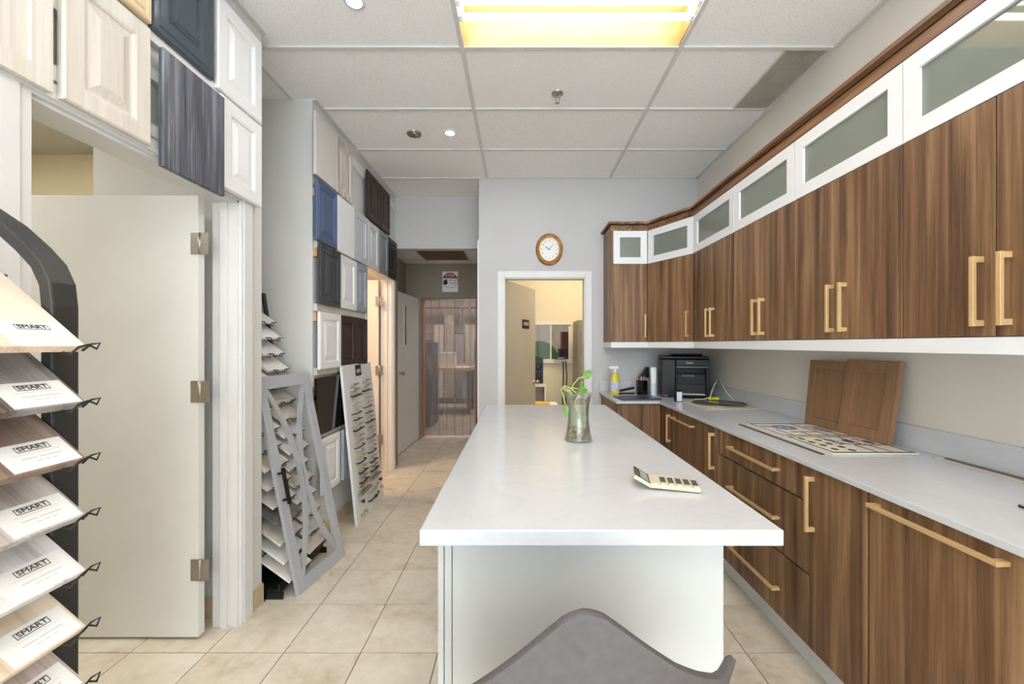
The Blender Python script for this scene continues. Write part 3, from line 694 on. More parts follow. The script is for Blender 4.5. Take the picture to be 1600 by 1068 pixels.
for (x, z, mt) in ((.40, .155, BR2), (.40, .085, BLACK)):
    MB().tube([(x-.13, 0, z), (x-.11, -.018, z), (x-.04, -.024, z), (x, -.026, z), (x+.04, -.024, z), (x+.11, -.018, z), (x+.13, 0, z)], [.006, .006, .005, .014, .005, .006, .006], 8).build('ornate_handle', mt, hb)

# ================================================================== DISPLAY RACKS
def board_mat(xf, yn, zf, tilt):
    m = Matrix.Identity(4); c, s = math.cos(tilt), math.sin(tilt)
    cols = ((0, 1, 0), (-c, 0, s), (s, 0, c))
    for j in range(3):
        for i in range(3): m[i][j] = cols[j][i]
    m[0][3], m[1][3], m[2][3] = xf, yn, zf
    return m
# near rack ------------------------------------------------
TILT1 = R(41)
rk = thing('display_rack', 'tall dark metal display rack of laminate boards at the left edge', 'rack', (-1.1, .64, 0))
TB = paint('dark gunmetal tube', (62, 61, 60), .45, .3)
def arch(y):
    pts = [(.135, y, 0.0), (.135, y, .7), (.135, y, 1.46), (.130, y, 1.505), (.112, y, 1.545), (.08, y, 1.58), (.03, y, 1.625), (-.04, y, 1.672), (-.10, y, 1.69), (-.17, y, 1.69), (-.20, y, 1.67), (-.215, y, 1.62), (-.215, y, .8), (-.215, y, 0)]
    return pts
ups = []
for y in (.235, -.28):
    MB().tube(arch(y), .0, rect=(.013, .026)).build('side_frame', TB, rk, .004)
MB().box(-.20, .12, -.27, .225, .05, .08).build('base_shelf', TB, rk)
mw = MB()
zs = [1.377-.1135*k for k in range(9)]
NB = len(zs); XF1 = -.878
for k, z in enumerate(zs):
    c, s = math.cos(TILT1), math.sin(TILT1); x0 = XF1+1.1
    for y in (.20, -.22):
        mw.tube([(x0-.24*c-.006, y-.03, z+.24*s-.008), (x0-.012, y-.03, z-.003-.008), (x0+.004, y-.03, z-.016), (x0+.01, y-.02, z-.002), (x0+.006, y+.002, z+.003), (x0+.012, y+.013, z-.006), (x0+.010, y+.022, z+.006), (x0+.004, y+.010, z+.004), (x0-.004, y, z-.010)], .0022, 6)
    mw.tube([(x0-.24*c-.008, -.27, z+.24*s-.012), (x0-.24*c-.008, .225, z+.24*s-.012)], .004, 6)
tag(mw.build('wire_holders', BLACK, rk), kind='stuff')
cols1 = [((232, 204, 178), (240, 218, 196), (246, 230, 214), 'pale peach oak', 'topmost'), ((92, 78, 68), (142, 136, 134), (166, 160, 158), 'grey brown wood', 'second from top'),
         ((104, 78, 60), (140, 118, 102), (160, 146, 136), 'brown walnut', 'third from top'), ((164, 150, 140), (196, 188, 182), (214, 208, 202), 'ash grey wood', 'fourth from top'),
         ((196, 194, 196), (222, 220, 220), (234, 232, 232), 'silvery white wood', 'fifth from top'), ((206, 180, 148), (224, 206, 180), (234, 220, 200), 'honey maple', 'sixth from top'),
         ((168, 148, 140), (200, 184, 176), (214, 202, 196), 'mauve grey wood', 'seventh from top'), ((190, 180, 166), (212, 204, 192), (226, 220, 210), 'sand oak', 'eighth from top'), ((170, 150, 130), (196, 180, 160), (212, 200, 184), 'tan oak', 'lowest')]
lab_me = None
def label_meshes():
    a = MB().box(0, .165, 0, .075, 0, .0006).mesh('sticker'); a.materials.append(PAPER)
    lo = MB().box(.045, .125, .050, .0515, 0, .0004).box(.045, .125, .0645, .066, 0, .0004).box(.045, .0465, .050, .066, 0, .0004).box(.1235, .125, .050, .066, 0, .0004).mesh('logo_box'); lo.materials.append(INK)
    tx = text_mesh('SMART', .0155, .070, M=T((.085, .0582, .0007))); tx.materials.append(INK)
    bold = tx
    fine = MB().box(.03, .14, .0435, .0442, 0, .0003).box(.04, .075, .030, .032, 0, .0003).box(.08, .135, .030, .032, 0, .0003).box(.065, .08, .020, .0215, 0, .0003).box(.085, .098, .020, .0215, 0, .0003).box(.104, .118, .020, .0215, 0, .0003).mesh('fine_print'); fine.materials.append(LINE)
    return a, lo, tx, fine
LA, LO, LT, LF = label_meshes()
for me_ in (LA, LO, LT, LF): me_.transform(Matrix.Diagonal((.68, .86, 1, 1)))
for k, z in enumerate(zs):
    d_, m_, l_, nm, pos = cols1[k]
    mt = wood('laminate '+nm, sc(d_, .86), m_, l_, .4, 6, .25, 'Y')
    t = thing('laminate_board', '%s laminate sample board, %s on the near rack' % (nm, pos), 'sample board', M=board_mat(XF1, .42, z, TILT1), group='laminate boards on the near rack')
    W1 = .425
    MB().box(0, W1, 0, .27, -.016, 0).build('board', mt, t, .0015)
    s_ = link('sticker', LA, PAPER, t); s_.location = (W1-.118, .004, 0)
    for nm_, me_, mm_ in (('logo_box', LO, INK), ('lettering', LT, INK), ('fine_print', LF, LINE)):
        q = link(nm_, me_, mm_, s_); q.location = (0, 0, .0006)
# niche rack ------------------------------------------------
rk2 = thing('display_rack', 'black display rack of counter samples standing in the wall niche', 'rack', (-1.5, 2.52, 0))
TILT2 = R(36)
def xf2(z): return -1.60+.37*(1.56-z)/1.5
fr = MB()
for y in (-.262, .245):
    fr.tube([(.06, y, .02), (-.20, y, 1.72)], 0, rect=(.006, .016)); fr.tube([(-.45, y, 0.02), (-.26, y, 1.72)], 0, rect=(.006, .016)); fr.tube([(-.46, y, .018), (.22, y, .018)], 0, rect=(.006, .018))
    fr.tube([(-.20, y, 1.705), (-.26, y, 1.705)], 0, rect=(.006, .016))
fr.build('side_frame', BLACK, rk2)
MB().box(-.40, .20, -.26, .243, .03, .05).box(.19, .20, -.26, .243, .05, .075).build('base_tray', BLACK, rk2)
MB().box(-.40, -.39, -.25, .24, .1, 1.5).build('back_panel', BLACKP, rk2)
wires = MB(); c, s = math.cos(TILT2), math.sin(TILT2)
ST = [((228, 226, 220), .02), ((238, 237, 234), .012), ((220, 212, 198), .05), ((234, 230, 222), .03), ((210, 208, 204), .04), ((242, 241, 239), .01), ((120, 118, 116), .1), ((214, 206, 194), .06)]
SM = []
for i, (c3, v_) in enumerate(ST):
    m, nt, b = base('stone sample %d' % i, .25, 0, .5); vv = coords(nt); f = noise(nt, vv, 7, 7, .65, 1.6)
    nt.links.new(ramp(nt, f, [(.36, lin(sc(c3, 1-2.2*v_))), (.5, lin(c3)), (.6, lin(sc(c3, 1.03)))]), b.inputs['Base Color']); SM.append(m)
snm = ['warm white', 'bright white', 'beige veined', 'ivory', 'grey veined', 'pure white', 'dark grey', 'sandy marbled']
zrows = [1.52-.100*k for k in range(15)]
ordn = ['top', 'second', 'third', 'fourth', 'fifth', 'sixth', 'seventh', 'eighth', 'ninth', 'tenth', 'eleventh', 'twelfth', 'thirteenth', 'fourteenth', 'bottom']
bme = {}
for k, z in enumerate(zrows):
    for col, y0 in ((0, 2.272), (1, 2.515)):
        i = random.choice([0, 1, 1, 3, 5, 5] if k < 5 else [0, 1, 2, 3, 4, 5, 6, 7, 7, 2])
        x = xf2(z)+random.uniform(-.018, .018)
        if i not in bme: bme[i] = MB().box(0, .232, 0, .27, -.012, 0).mesh('slab'); bme[i].materials.append(SM[i])
        zz = z - (.035 if col == 0 else 0)
        o = link('counter_sample', bme[i], SM[i]); o.matrix_world = board_mat(x, y0, zz, TILT2)
        tag(o, '%s counter sample slab, %s row of the niche rack, %s column' % (snm[i], ordn[k], 'near' if col == 0 else 'far'), 'sample board', 'counter samples on the niche rack')
        xx = x+1.5; yy = y0-2.52
        for q in (.05, .18):
            wires.tube([(xx-.2*c, yy+q, zz+.2*s-.016), (xx-.004, yy+q, zz-.018), (xx+.006, yy+q, zz-.016), (xx+.009, yy+q, zz+.003)], .0022, 5)
        wires.tube([(xx+.008, yy+.03, zz+.003), (xx+.008, yy+.08, zz+.003), (xx+.007, yy+.09, zz-.012), (xx+.007, yy+.15, zz-.012), (xx+.008, yy+.16, zz+.003), (xx+.008, yy+.21, zz+.003)], .003, 5)
    wires.tube([(xf2(z)+1.5-.2*c, -.26, z+.2*s-.016), (xf2(z)+1.5-.2*c, .243, z+.2*s-.016)], .004, 5)
tag(wires.build('wire_holders', BLACK, rk2), kind='stuff')
# mullion frame door -----------------------------------------
BL = Vector((-1.205, 2.277, .001)); BR = Vector((-1.139, 2.722, .001)); FM = plane_mat(BL, BR-BL, (-.262, .03, 1.195))
mf = thing('mullion_door_frame', 'grey open door frame with curved mullions leaning on the niche rack', 'door sample', M=FM)
MGR = paint('dove grey lacquer', (172, 174, 178), .42, var=.01)
FW_, FH = .45, 1.225
MB().box(0, .06, 0, .02, 0, FH).build('stile', MGR, mf, .0015); MB().box(FW_-.06, FW_, 0, .02, 0, FH).build('stile', MGR, mf, .0015)
MB().box(.06, FW_-.06, 0, .02, 0, .075).build('rail', MGR, mf, .0015); MB().box(.06, FW_-.06, 0, .02, FH-.075, FH).build('rail', MGR, mf, .0015)
for sgn in (0, 1):
    mb = MB(); V = []; n_ = 24
    for i in range(n_+1):
        v_ = i/n_; z = .06+v_*(FH-.12); bx_ = .05+ (FW_/2-.05-.012)*(1-(2*v_-1)**2)
        for dx in (-.017, .017):
            x = bx_+dx; x = FW_-x if sgn else x
            V += [(x, .003, z), (x, .017, z)]
    F = []
    for i in range(n_):
        a = 4*i; b = a+4
        F += [(a, b, b+2, a+2), (a+1, a+3, b+3, b+1), (a, a+1, b+1, b), (a+2, b+2, b+3, a+3)]
    mb.add(V, F); mb.build('curved_mullion', MGR, mf)
MB().box(.016, .032, -.042, -.028, .50, .70).box(.018, .030, -.03, 0, .52, .532).box(.018, .030, -.03, 0, .668, .68).build('handle', BLACK, mf)

# ================================================================== HALLWAY
cu = thing('strip_curtain', 'clear plastic strip curtain hanging in the workshop doorway', 'curtain', (-1.025, 6.19, 0))
PVC = glassy('clear hazy plastic', (226, 220, 217), .012, .25, (204, 200, 200), .2, streak=True)
for k in range(7):
    x0 = -.41+k*.117; mb = MB(); V = []; F = []; nn = 6
    ya = .012 if k % 2 else -.004
    for i in range(9):
        z = .02+2.04*i/8
        for j in range(nn+1):
            x = x0+.135*j/nn; V.append((x+random.uniform(-.001, .001), ya+.002*math.sin(j*math.pi/nn)*(1 if k % 2 else -1)+.003*math.sin(z*1.3+k), z))
    for i in range(8):
        for j in range(nn): a = i*(nn+1)+j; F.append((a, a+1, a+nn+2, a+nn+1))
    mb.add(V, F, True); mb.build('strip', PVC, cu)
MB().box(-.42, .42, -.015, .02, 2.045, 2.066).build('hanging_bar', STEEL, cu)
sg = thing('stop_sign', 'white stop sign sheet above the strip curtain', 'sign', (-1.01, 6.098, 2.30))
MB().box(-.115, .115, -.002, 0, -.15, .15).build('sheet', PAPER, sg)
def octa(r, cz): return [(r*math.cos(R(22.5+45*i)), cz+r*math.sin(R(22.5+45*i))) for i in range(8)]
def flat(poly, y, t=.001): return MB().prism(poly, 0, t, T((0, y, 0)) @ RX90)
SRED = paint('sign red', (172, 34, 40), .5); SBLK = paint('sign black', (30, 28, 30), .5)
flat(octa(.118, .02), -.002).build('octagon_border', SBLK, sg)
oc = octa(.113, .02); flat(oc, -.003).build('octagon_field', PAPER, sg)
top = [p for p in oc if p[1] > .05]; xr = max(p[0] for p in oc)
flat([(xr, .05), (oc[0][0], oc[0][1]), oc[1], oc[2], (oc[3][0], oc[3][1]), (-xr, .05)], -.004).build('red_band', SRED, sg)
link('lettering', text_mesh('STOP', .062, .13, M=T((0, -.0055, .088)) @ RX90), PAPER, sg)
link('lettering', text_mesh('DO NOT', .036, .105, M=T((.042, -.0055, .02)) @ RX90), SRED, sg)
link('lettering', text_mesh('ENTER', .036, .09, M=T((.042, -.0055, -.022)) @ RX90), SRED, sg)
flat([(-.092, -.04), (-.05, -.045), (-.036, -.02), (-.036, .005), (-.044, .005), (-.046, .03), (-.054, .036), (-.06, .036), (-.068, .03), (-.078, .03), (-.084, .02), (-.096, .01), (-.1, -.015)], -.004).build('hand_symbol', SBLK, sg)
# workshop furniture seen through the curtain
dkc = paint('dark workshop grey', (74, 70, 70), .5)
t = thing('workshop_cabinet', 'dark grey tall cabinet behind the left of the strip curtain', 'cabinet', (-1.55, 7.2, 0))
MB().box(-.35, .10, -.25, .25, 0, 1.42).build('body', dkc, t, .004)
for z in (.1, .55, 1.0): MB().box(-.34, .09, -.262, -.25, z, z+.40).build('drawer', dkc, t, .004)
t = thing('workbench', 'pale workbench beyond the strip curtain', 'bench', (-1.35, 8.6, 0))
MB().box(-.5, .4, -.4, .4, .86, .92).build('top', paint('bench ply', (216, 190, 156), .6), t)
for (x, y) in ((-.45, -.35), (.35, -.35), (-.45, .35), (.35, .35)): MB().box(x-.03, x+.03, y-.03, y+.03, 0, .86).build('leg', dkc, t)
MB().box(-.45, .35, -.3, .3, .2, .23).build('shelf', dkc, t)
mcg = paint('machine grey', (150, 152, 150), .5)
t = thing('panel_saw', 'grey woodworking machine deep in the workshop', 'machine', (-.95, 10.2, 0))
MB().box(-.6, .6, -.4, .4, .75, .9).build('table', mcg, t, .01)
MB().box(-.4, .4, -.3, .3, 0, .75).build('cabinet', mcg, t, .01)
MB().box(-.1, .5, .1, .3, .9, 1.5).box(-.15, .55, .05, .32, 1.45, 1.75).build('head', paint('machine white', (206, 206, 202), .5), t, .01)
t = thing('carton', 'white carton on the pale workbench', 'box', (-1.5, 8.5, .92)); MB().box(-.2, .2, -.15, .15, 0, .3).build('box', PAPER, t, .003); MB().box(-.2, .2, -.03, .03, .3, .301).build('tape', BR2, t)
t = thing('workshop_shelf', 'tall pale storage shelf at the workshop end wall', 'shelf', (-1.6, 11.6, 0))
for x in (-1.2, 0, 1.2): MB().box(x-.02, x+.02, -.25, .25, 0, 2.6).build('upright', mcg, t)
for z in (.3, 1.0, 1.7, 2.4): MB().box(-1.2, 1.2, -.25, .25, z, z+.03).build('shelf_board', OAK, t)
PANELC = [(222, 214, 206), (190, 178, 166), (168, 160, 156), (206, 196, 180), (150, 138, 128)]
for k in range(9):
    o = MB().box(-.12, .12, -.012, .012, 0, 1.9+.3*math.sin(k*2.1)).build('sheet_panel', paint('sheet panel %d' % (k % 5), PANELC[k % 5], .6))
    o.location = (-2.1+k*.27, 10.9+.02*(k % 2), 0); tag(o, '%s upright sheet panel stored in the workshop, %s from the left' % (['cream', 'tan', 'grey', 'beige', 'brown'][k % 5], ['first', 'second', 'third', 'fourth', 'fifth', 'sixth', 'seventh', 'eighth', 'ninth'][k]), 'panel', 'sheet panels in the workshop')

# ================================================================== OFFICE CONTENTS
t = thing('filing_cabinet', 'tall grey cabinet at the right inside the office', 'cabinet', (1.08, 5.85, 0))
GC = paint('grey olive metal', (150, 146, 132), .4)
MB().box(-.29, .3, -.25, .25, .0, 1.71).build('body', GC, t, .004)
for z in (.05, .46, .87, 1.28): 
    d = MB().box(-.27, .28, -.262, -.25, z, z+.39).build('drawer', GC, t, .003); MB().box(-.06, .06, -.28, -.262, z+.2, z+.22).build('drawer_handle', STEEL, d)
t = thing('office_shelf_unit', 'cream low shelf unit behind the office door', 'shelf', (.16, 5.95, 0))
MB().box(-.2, .21, -.25, .25, 0, .03).box(-.2, -.18, -.25, .25, .03, .80).box(.19, .21, -.25, .25, .03, .80).box(-.2, .21, -.25, .25, .80, .83).box(-.18, .19, .23, .25, .03, .8).build('carcass', TRIMC, t)
MB().box(-.18, .19, -.24, .23, .4, .42).build('shelf_board', TRIMC, t)
t = thing('loudspeaker', 'narrow black speaker tower on the office shelf', 'speaker', (.27, 5.95, .832))
MB().box(-.07, .07, -.09, .09, 0, .36).build('case', BLACKP, t, .006)
for z in (.10, .24): MB().lathe([(.05, 0), (.05, .004), (.02, -.006), (0, -.004)], 20, T((0, -.091, z)) @ RX90).build('cone', BLACK, t)
t = thing('office_desk', 'white desk inside the office', 'desk', (.30, 5.35, 0))
MB().box(-.22, .20, -.3, .25, .58, .61).build('top', PAPER, t, .003)
for (x, y) in ((-.2, -.28), (.18, -.28), (-.2, .23), (.18, .23)): MB().box(x-.015, x+.015, y-.015, y+.015, 0, .58).build('leg', PAPER, t)
t = thing('yellow_bag', 'yellow packet lying on the office desk', 'packet', (.26, 5.3, .612))
MB().lathe([(0, 0), (.09, 0), (.11, .015), (.08, .035), (.03, .045), (0, .045)], 14, sx=1.3, sy=.8).build('packet', paint('yellow plastic', (226, 178, 40), .45), t)
cab = MB().tube([(.66, 6.24, 1.13), (.665, 6.22, .9), (.65, 6.22, .6), (.66, 6.2, .3), (.64, 6.1, .01)], .008, 6).build('cable', BLACKP); tag(cab, 'black cable hanging left under the office window', 'cable', 'cables under the office window')
cab = MB().tube([(.70, 6.24, 1.13), (.715, 6.22, .9), (.70, 6.22, .6), (.71, 6.2, .3), (.74, 6.1, .01)], .008, 6).build('cable', BLACKP); tag(cab, 'black cable hanging right under the office window', 'cable', 'cables under the office window')
t = thing('router', 'flat black router on the office window sill', 'router', (.635, 6.255, 1.162)); MB().box(-.10, .08, -.05, .0, 0, .035).build('case', BLACKP, t, .004); MB().box(-.06, .04, -.052, -.05, .012, .02).build('light_strip', STEEL, t)
# beyond the office window
t = thing('green_machine_cover', 'green arched cover seen through the office window', 'cover', (.36, 7.4, 0))
MB().box(-.3, .3, -.2, .2, 0, 1.1).build('base', BR2, t); MB().prism([(.33*math.cos(R(a)), 1.1+.34*math.sin(R(a))) for a in range(0, 181, 12)], -.2, .2, RX90).build('arch_cover', paint('leaf green', (92, 130, 70), .5), t)
t = thing('storage_cart', 'dark cart of tools seen through the office window', 'cart', (.90, 7.9, 0))
MB().box(-.15, .2, -.2, .2, 0, 1.3).build('body', paint('dark plum', (58, 40, 44), .5), t, .004); MB().box(-.1, .1, -.15, .15, 1.3, 1.62).build('tool_box', paint('brown red', (110, 62, 58), .5), t, .004)
MB().box(.22, .34, -.2, .2, 0, 1.5).build('crate_stack', OAK, t, .004)

# ================================================================== WALL CLOCK
ck = thing('wall_clock', 'oval wooden wall clock with white dial above the office doorway', 'clock', M=T((.30, YB-.001, 2.325)) @ RX90)
CW = wood('golden oak clock', (112, 72, 34), (156, 106, 54), (186, 136, 78), .35, 10)
MB().lathe([(.145, 0), (.150, .012), (.145, .028), (.128, .036), (.112, .030), (.108, .02)], 40, sx=.90, sy=1.07).build('rim', CW, ck)
MB().lathe([(.112, .026), (.110, .032), (.104, .030), (.102, .02)], 40, sx=.90, sy=1.07).build('bezel', paint('polished gold', (226, 196, 138), .2, .9), ck)
MB().lathe([(0, .018), (.106, .018)], 40, sx=.90, sy=1.07).build('dial', PAPER, ck)
for h_ in range(1, 13):
    a = R(90-30*h_); link('numeral', text_mesh(str(h_), .026, M=T((.076*math.cos(a), .088*math.sin(a), .0185))), INK, ck)
def hand(a, L_, w_): 
    M_ = T((0, 0, .021)) @ Matrix.Rotation(R(a), 4, 'Z'); MB().prism([(-.012, -w_*.6), (L_*.6, -w_), (L_, 0), (L_*.6, w_), (-.012, w_*.6)], 0, .001, M_).build('hand', BLACKP, ck)
hand(148, .055, .004); hand(50, .072, .0025)
MB().lathe([(0, .024), (.005, .024), (.005, .018)], 10).build('hub', BLACKP, ck)

# ================================================================== ISLAND OBJECTS
va = thing('glass_vase', 'flared clear glass vase of water on the island', 'vase', (.288, 2.02, .9155))
GL = glassy('vase glass', (254, 255, 254), .05, .015, (210, 220, 210))
VP = [(0, 0), (.066, 0), (.068, .004), (.066, .012), (.058, .045), (.052, .09), (.050, .13), (.053, .17), (.060, .21), (.066, .232)]
VI = [(.0635, .232), (.0575, .21), (.0505, .17), (.0475, .13), (.0495, .09), (.0555, .045), (.060, .014), (0, .010)]
MB().lathe(VP+VI, 36).build('glass', GL, va)
MB().lathe([(0, .0115), (.0585, .0145), (.0545, .045), (.0485, .09), (.0465, .13), (.0495, .17), (.054, .195), (0, .195)], 32).build('water', glassy('vase water', (248, 250, 243), .0, .03, (200, 204, 180)), va)
PB = paint('pebbles', (150, 128, 92), .5, var=.3, scale=40)
mb = MB()
for k in range(90):
    a = random.uniform(0, 6.28); r = .052*math.sqrt(random.random()); z = .018+random.random()*.045; q = random.uniform(.005, .009)
    mb.lathe([(0, -q*.7), (q*.8, -q*.4), (q, 0), (q*.8, q*.4), (0, q*.7)], 6, T((r*math.cos(a)*(1-z), r*math.sin(a)*(1-z), z)) @ Matrix.Rotation(a, 4, 'X'))
tag(mb.build('pebbles', PB, va), kind='stuff')
STEM = paint('pale green stem', (186, 196, 120), .5); LEAF = paint('fresh leaf green', (104, 150, 66), .4, var=.12, scale=30)
pt = thing('pothos_cutting', 'green trailing plant cutting rooted in the vase', 'plant', (.288, 2.02, .93))
def stem(p, r=.0028): MB().tube(p, r, 6).build('stem', STEM, pt)
stem([(.035, 0, .03), (.02, -.01, .09), (-.012, -.01, .14), (-.02, 0, .17), (.0, .0, .20), (.01, 0, .235), (.02, 0, .27)], .003)
stem([(-.02, 0, .20), (-.05, 0, .23), (-.075, -.01, .245), (-.085, -.015, .232), (-.075, -.02, .20), (-.062, -.03, .15)])
stem([(.0, 0, .20), (-.03, -.01, .235), (-.068, 0, .25), (-.082, .005, .24), (-.05, .01, .22), (-.01, .01, .20)])
stem([(-.03, 0, .20), (-.05, 0, .225), (-.03, .0, .24), (.0, 0, .235)])
stem([(-.04, 0, .225), (-.02, 0, .262), (.0, 0, .285), (.03, 0, .295)])
def leaf(base_, dirv, up, L_, W_):
    d_ = Vector(dirv).normalized(); u_ = Vector(up); s_ = d_.cross(u_).normalized(); n_ = s_.cross(d_); V = []; F = []
    prof = [(0, .05), (.12, .62), (.3, .98), (.5, 1), (.7, .78), (.88, .38), (1, .02)]
    for (t_, w_) in prof:
        c_ = Vector(base_)+d_*(t_*L_)+n_*(-.12*L_*t_*t_)
        V += [c_-s_*(w_*W_/2)+n_*.004, c_, c_+s_*(w_*W_/2)+n_*.004]
    for i in range(len(prof)-1):
        a = 3*i; F += [(a, a+1, a+4, a+3), (a+1, a+2, a+5, a+4)]
    o = MB().add(V, F, True).build('leaf', LEAF, pt); so = o.modifiers.new('thickness', 'SOLIDIFY'); so.thickness = .0008
leaf((.022, 0, .285), (.75, -.1, .6), (-.3, -.9, .3), .055, .036)
leaf((.02, 0, .25), (-.15, -.2, -1), (.2, -1, .1), .05, .034)
leaf((.015, 0, .275), (-.05, -.2, -1), (.8, -1, 0), .05, .03)
leaf((-.062, -.03, .16), (-.05, -.1, -1), (-.3, -1, 0), .052, .026)
leaf((.028, .0, .215), (.3, -.4, .5), (-.3, -1, .2), .03, .022)
leaf((.03, .01, .29), (.6, .2, .75), (-.3, -.9, .3), .05, .032)
# calculator
CAL = paint('calculator beige', (206, 199, 174), .45); CM = T((.46, 1.372, .9155)) @ Matrix.Rotation(R(-13), 4, 'Z')
ca = thing('calculator', 'beige desk calculator with tilted display on the island', 'calculator', M=CM)
MB().prism([(-.028, .006), (.122, .002), (.122, .014), (-.030, .020)], -.05, .05, RX90).build('body', CAL, ca, .002)
dp = MB().prism([(-.082, .034), (-.028, .005), (-.030, .019), (-.078, .046)], -.05, .05, RX90).build('display_head', CAL, ca, .002)
sm = plane_mat((-.0785, -.047, .0468), (.048, 0, -.027), (0, 1, 0))
def plate(name, x0, x1, y0, y1, mt, par, dz=0):
    # plate on the sloping display head: x along slope, y across
    a = Vector((-.078, 0, .0462)); b = Vector((-.030, 0, .0192)); d_ = (b-a); nn = Vector((-d_.z, 0, d_.x)).normalized()
    V = []
    for h_ in (0, .001):
        for (x, y) in ((x0, y0), (x1, y0), (x1, y1), (x0, y1)): q = a+d_*x+nn*(h_+dz); V.append((q.x, y, q.z))
    MB().add(V, [(0, 1, 2, 3), (4, 5, 6, 7), (0, 1, 5, 4), (1, 2, 6, 5), (2, 3, 7, 6), (3, 0, 4, 7)]).build(name, mt, par)
plate('display_bezel', .0, 1.0, -.047, .047, paint('calculator dark bezel', (78, 74, 76), .3), dp, .0002)
plate('screen', .36, .88, -.036, .036, paint('lcd grey', (168, 172, 162), .25), dp, .0014)
plate('solar_cell', .06, .26, -.03, .02, paint('solar brown', (110, 92, 90), .2), dp, .0014)
KD = paint('calculator dark key', (84, 82, 76), .5); KL = paint('calculator light key', (196, 192, 172), .5); KO = paint('calculator orange key', (226, 190, 140), .5)
kms = {}
for i in range(6):
    for j in range(5):
        m_ = KO if (i == 0 and j == 0) else (KD if (1 <= i and 1 <= j <= 3) else KL)
        if m_.name not in kms: kms[m_.name] = MB().box(-.008, .008, -.006, .006, 0, .004).mesh('key'); kms[m_.name].materials.append(m_)
        x = -.012+i*.0245; o = link('key', kms[m_.name], m_, ca); o.location = (x, -.036+j*.018, .0195-(x+.03)*.0395)

# ================================================================== COUNTER OBJECTS
ZS = ZW+.0008
bt = thing('spray_bottle', 'yellow spray bottle with white trigger at the counter end', 'bottle', (.905, 3.92, ZS))
YEL = paint('yellow cleaner', (222, 206, 40), .3)
MB().lathe([(0, 0), (.04, 0), (.044, .006), (.044, .11), (.040, .14), (.028, .175), (.016, .195), (.015, .205), (0, .205)], 24, sx=1, sy=.7).build('bottle', YEL, bt)
MB().lathe([(.0450, .03), (.0450, .115)], 24, sx=1, sy=.71).build('label', paint('label blue white', (196, 202, 222), .5, var=.1, scale=30), bt)
MB().lathe([(.018, .200), (.018, .222), (.012, .226), (.012, .236)], 16).box(-.05, .03, -.012, .012, .234, .262).box(-.058, -.05, -.009, .009, .240, .256).build('spray_head', WHITEP, bt, .003)
MB().tube([(-.028, 0, .234), (-.034, 0, .215), (-.026, 0, .195)], .004, 6).build('trigger', WHITEP, bt)
fo = thing('clipboard_folder', 'dark blue grey folder lying at the counter corner', 'folder', (1.02, 3.60, ZS), R(4))
MB().box(-.17, .17, -.13, .13, 0, .006).build('cover', paint('slate folder', (66, 72, 84), .35), fo, .002); MB().box(-.165, .165, -.125, .12, .0062, .009).build('flap', paint('slate folder', (66, 72, 84), .35), fo)
stp = thing('stapler', 'black stapler behind the folder', 'stapler', (1.00, 3.92, ZS), R(4))
MB().box(-.085, .085, -.018, .018, 0, .012).build('base', BLACKP, stp, .003)
MB().prism([(-.085, .014), (.085, .045), (.09, .062), (.07, .066), (-.085, .034)], -.015, .015, RX90).build('arm', BLACKP, stp, .003)
pc = thing('pen_cup', 'black mesh pen cup left of the printer', 'cup', (1.145, 3.88, ZS))
MB().box(-.04, .04, -.04, -.037, 0, .13).box(-.04, .04, .037, .04, 0, .13).box(-.04, -.037, -.04, .04, 0, .13).box(.037, .04, -.04, .04, 0, .13).box(-.04, .04, -.04, .04, 0, .003).build('cup', glassy('black mesh', (90, 84, 80), .02, .55, (34, 32, 32)), pc)
pens = [((-.02, .01), (170, 30, 40), 'red'), ((.01, -.01), (210, 120, 110), 'pink'), ((.02, .015), (60, 90, 50), 'green'), ((-.01, -.018), (200, 190, 180), 'white')]
for (p, c3, nm) in pens:
    o = thing('pen', '%s pen standing in the mesh pen cup' % nm, 'pen', (1.145+p[0], 3.88+p[1], ZS+.0035), group='pens in the pen cup')
    MB().tube([(0, 0, 0), (p[0]*.3, p[1]*.3, .14)], .0045, 8).build('barrel', paint('pen '+nm, c3, .4), o); MB().tube([(p[0]*.3, p[1]*.3, .141), (p[0]*.36, p[1]*.36, .165)], .0055, 8).build('cap', paint('pen '+nm, c3, .4), o)
tp = thing('tape_gun', 'black tape dispenser standing behind the pen cup', 'tape dispenser', (1.20, 3.98, ZS))
MB().box(-.035, .035, -.025, .025, 0, .15).build('base', MG, tp, .003); MB().prism([(-.05, .15), (.04, .15), (.04, .25), (.01, .25), (-.02, .2)], -.02, .02, RX90).build('head', BLACKP, tp, .003)
rl = thing('paper_roll', 'tall white paper roll left of the printer', 'roll', (1.235, 3.82, ZS))
MB().lathe([(.012, 0), (.027, 0), (.027, .255), (.012, .255), (.012, 0)], 20).build('roll', PAPER, rl)
MB().lathe([(.0275, .0), (.0275, .11)], 20).build('band', paint('pale blue wrap', (206, 216, 222), .4), rl)
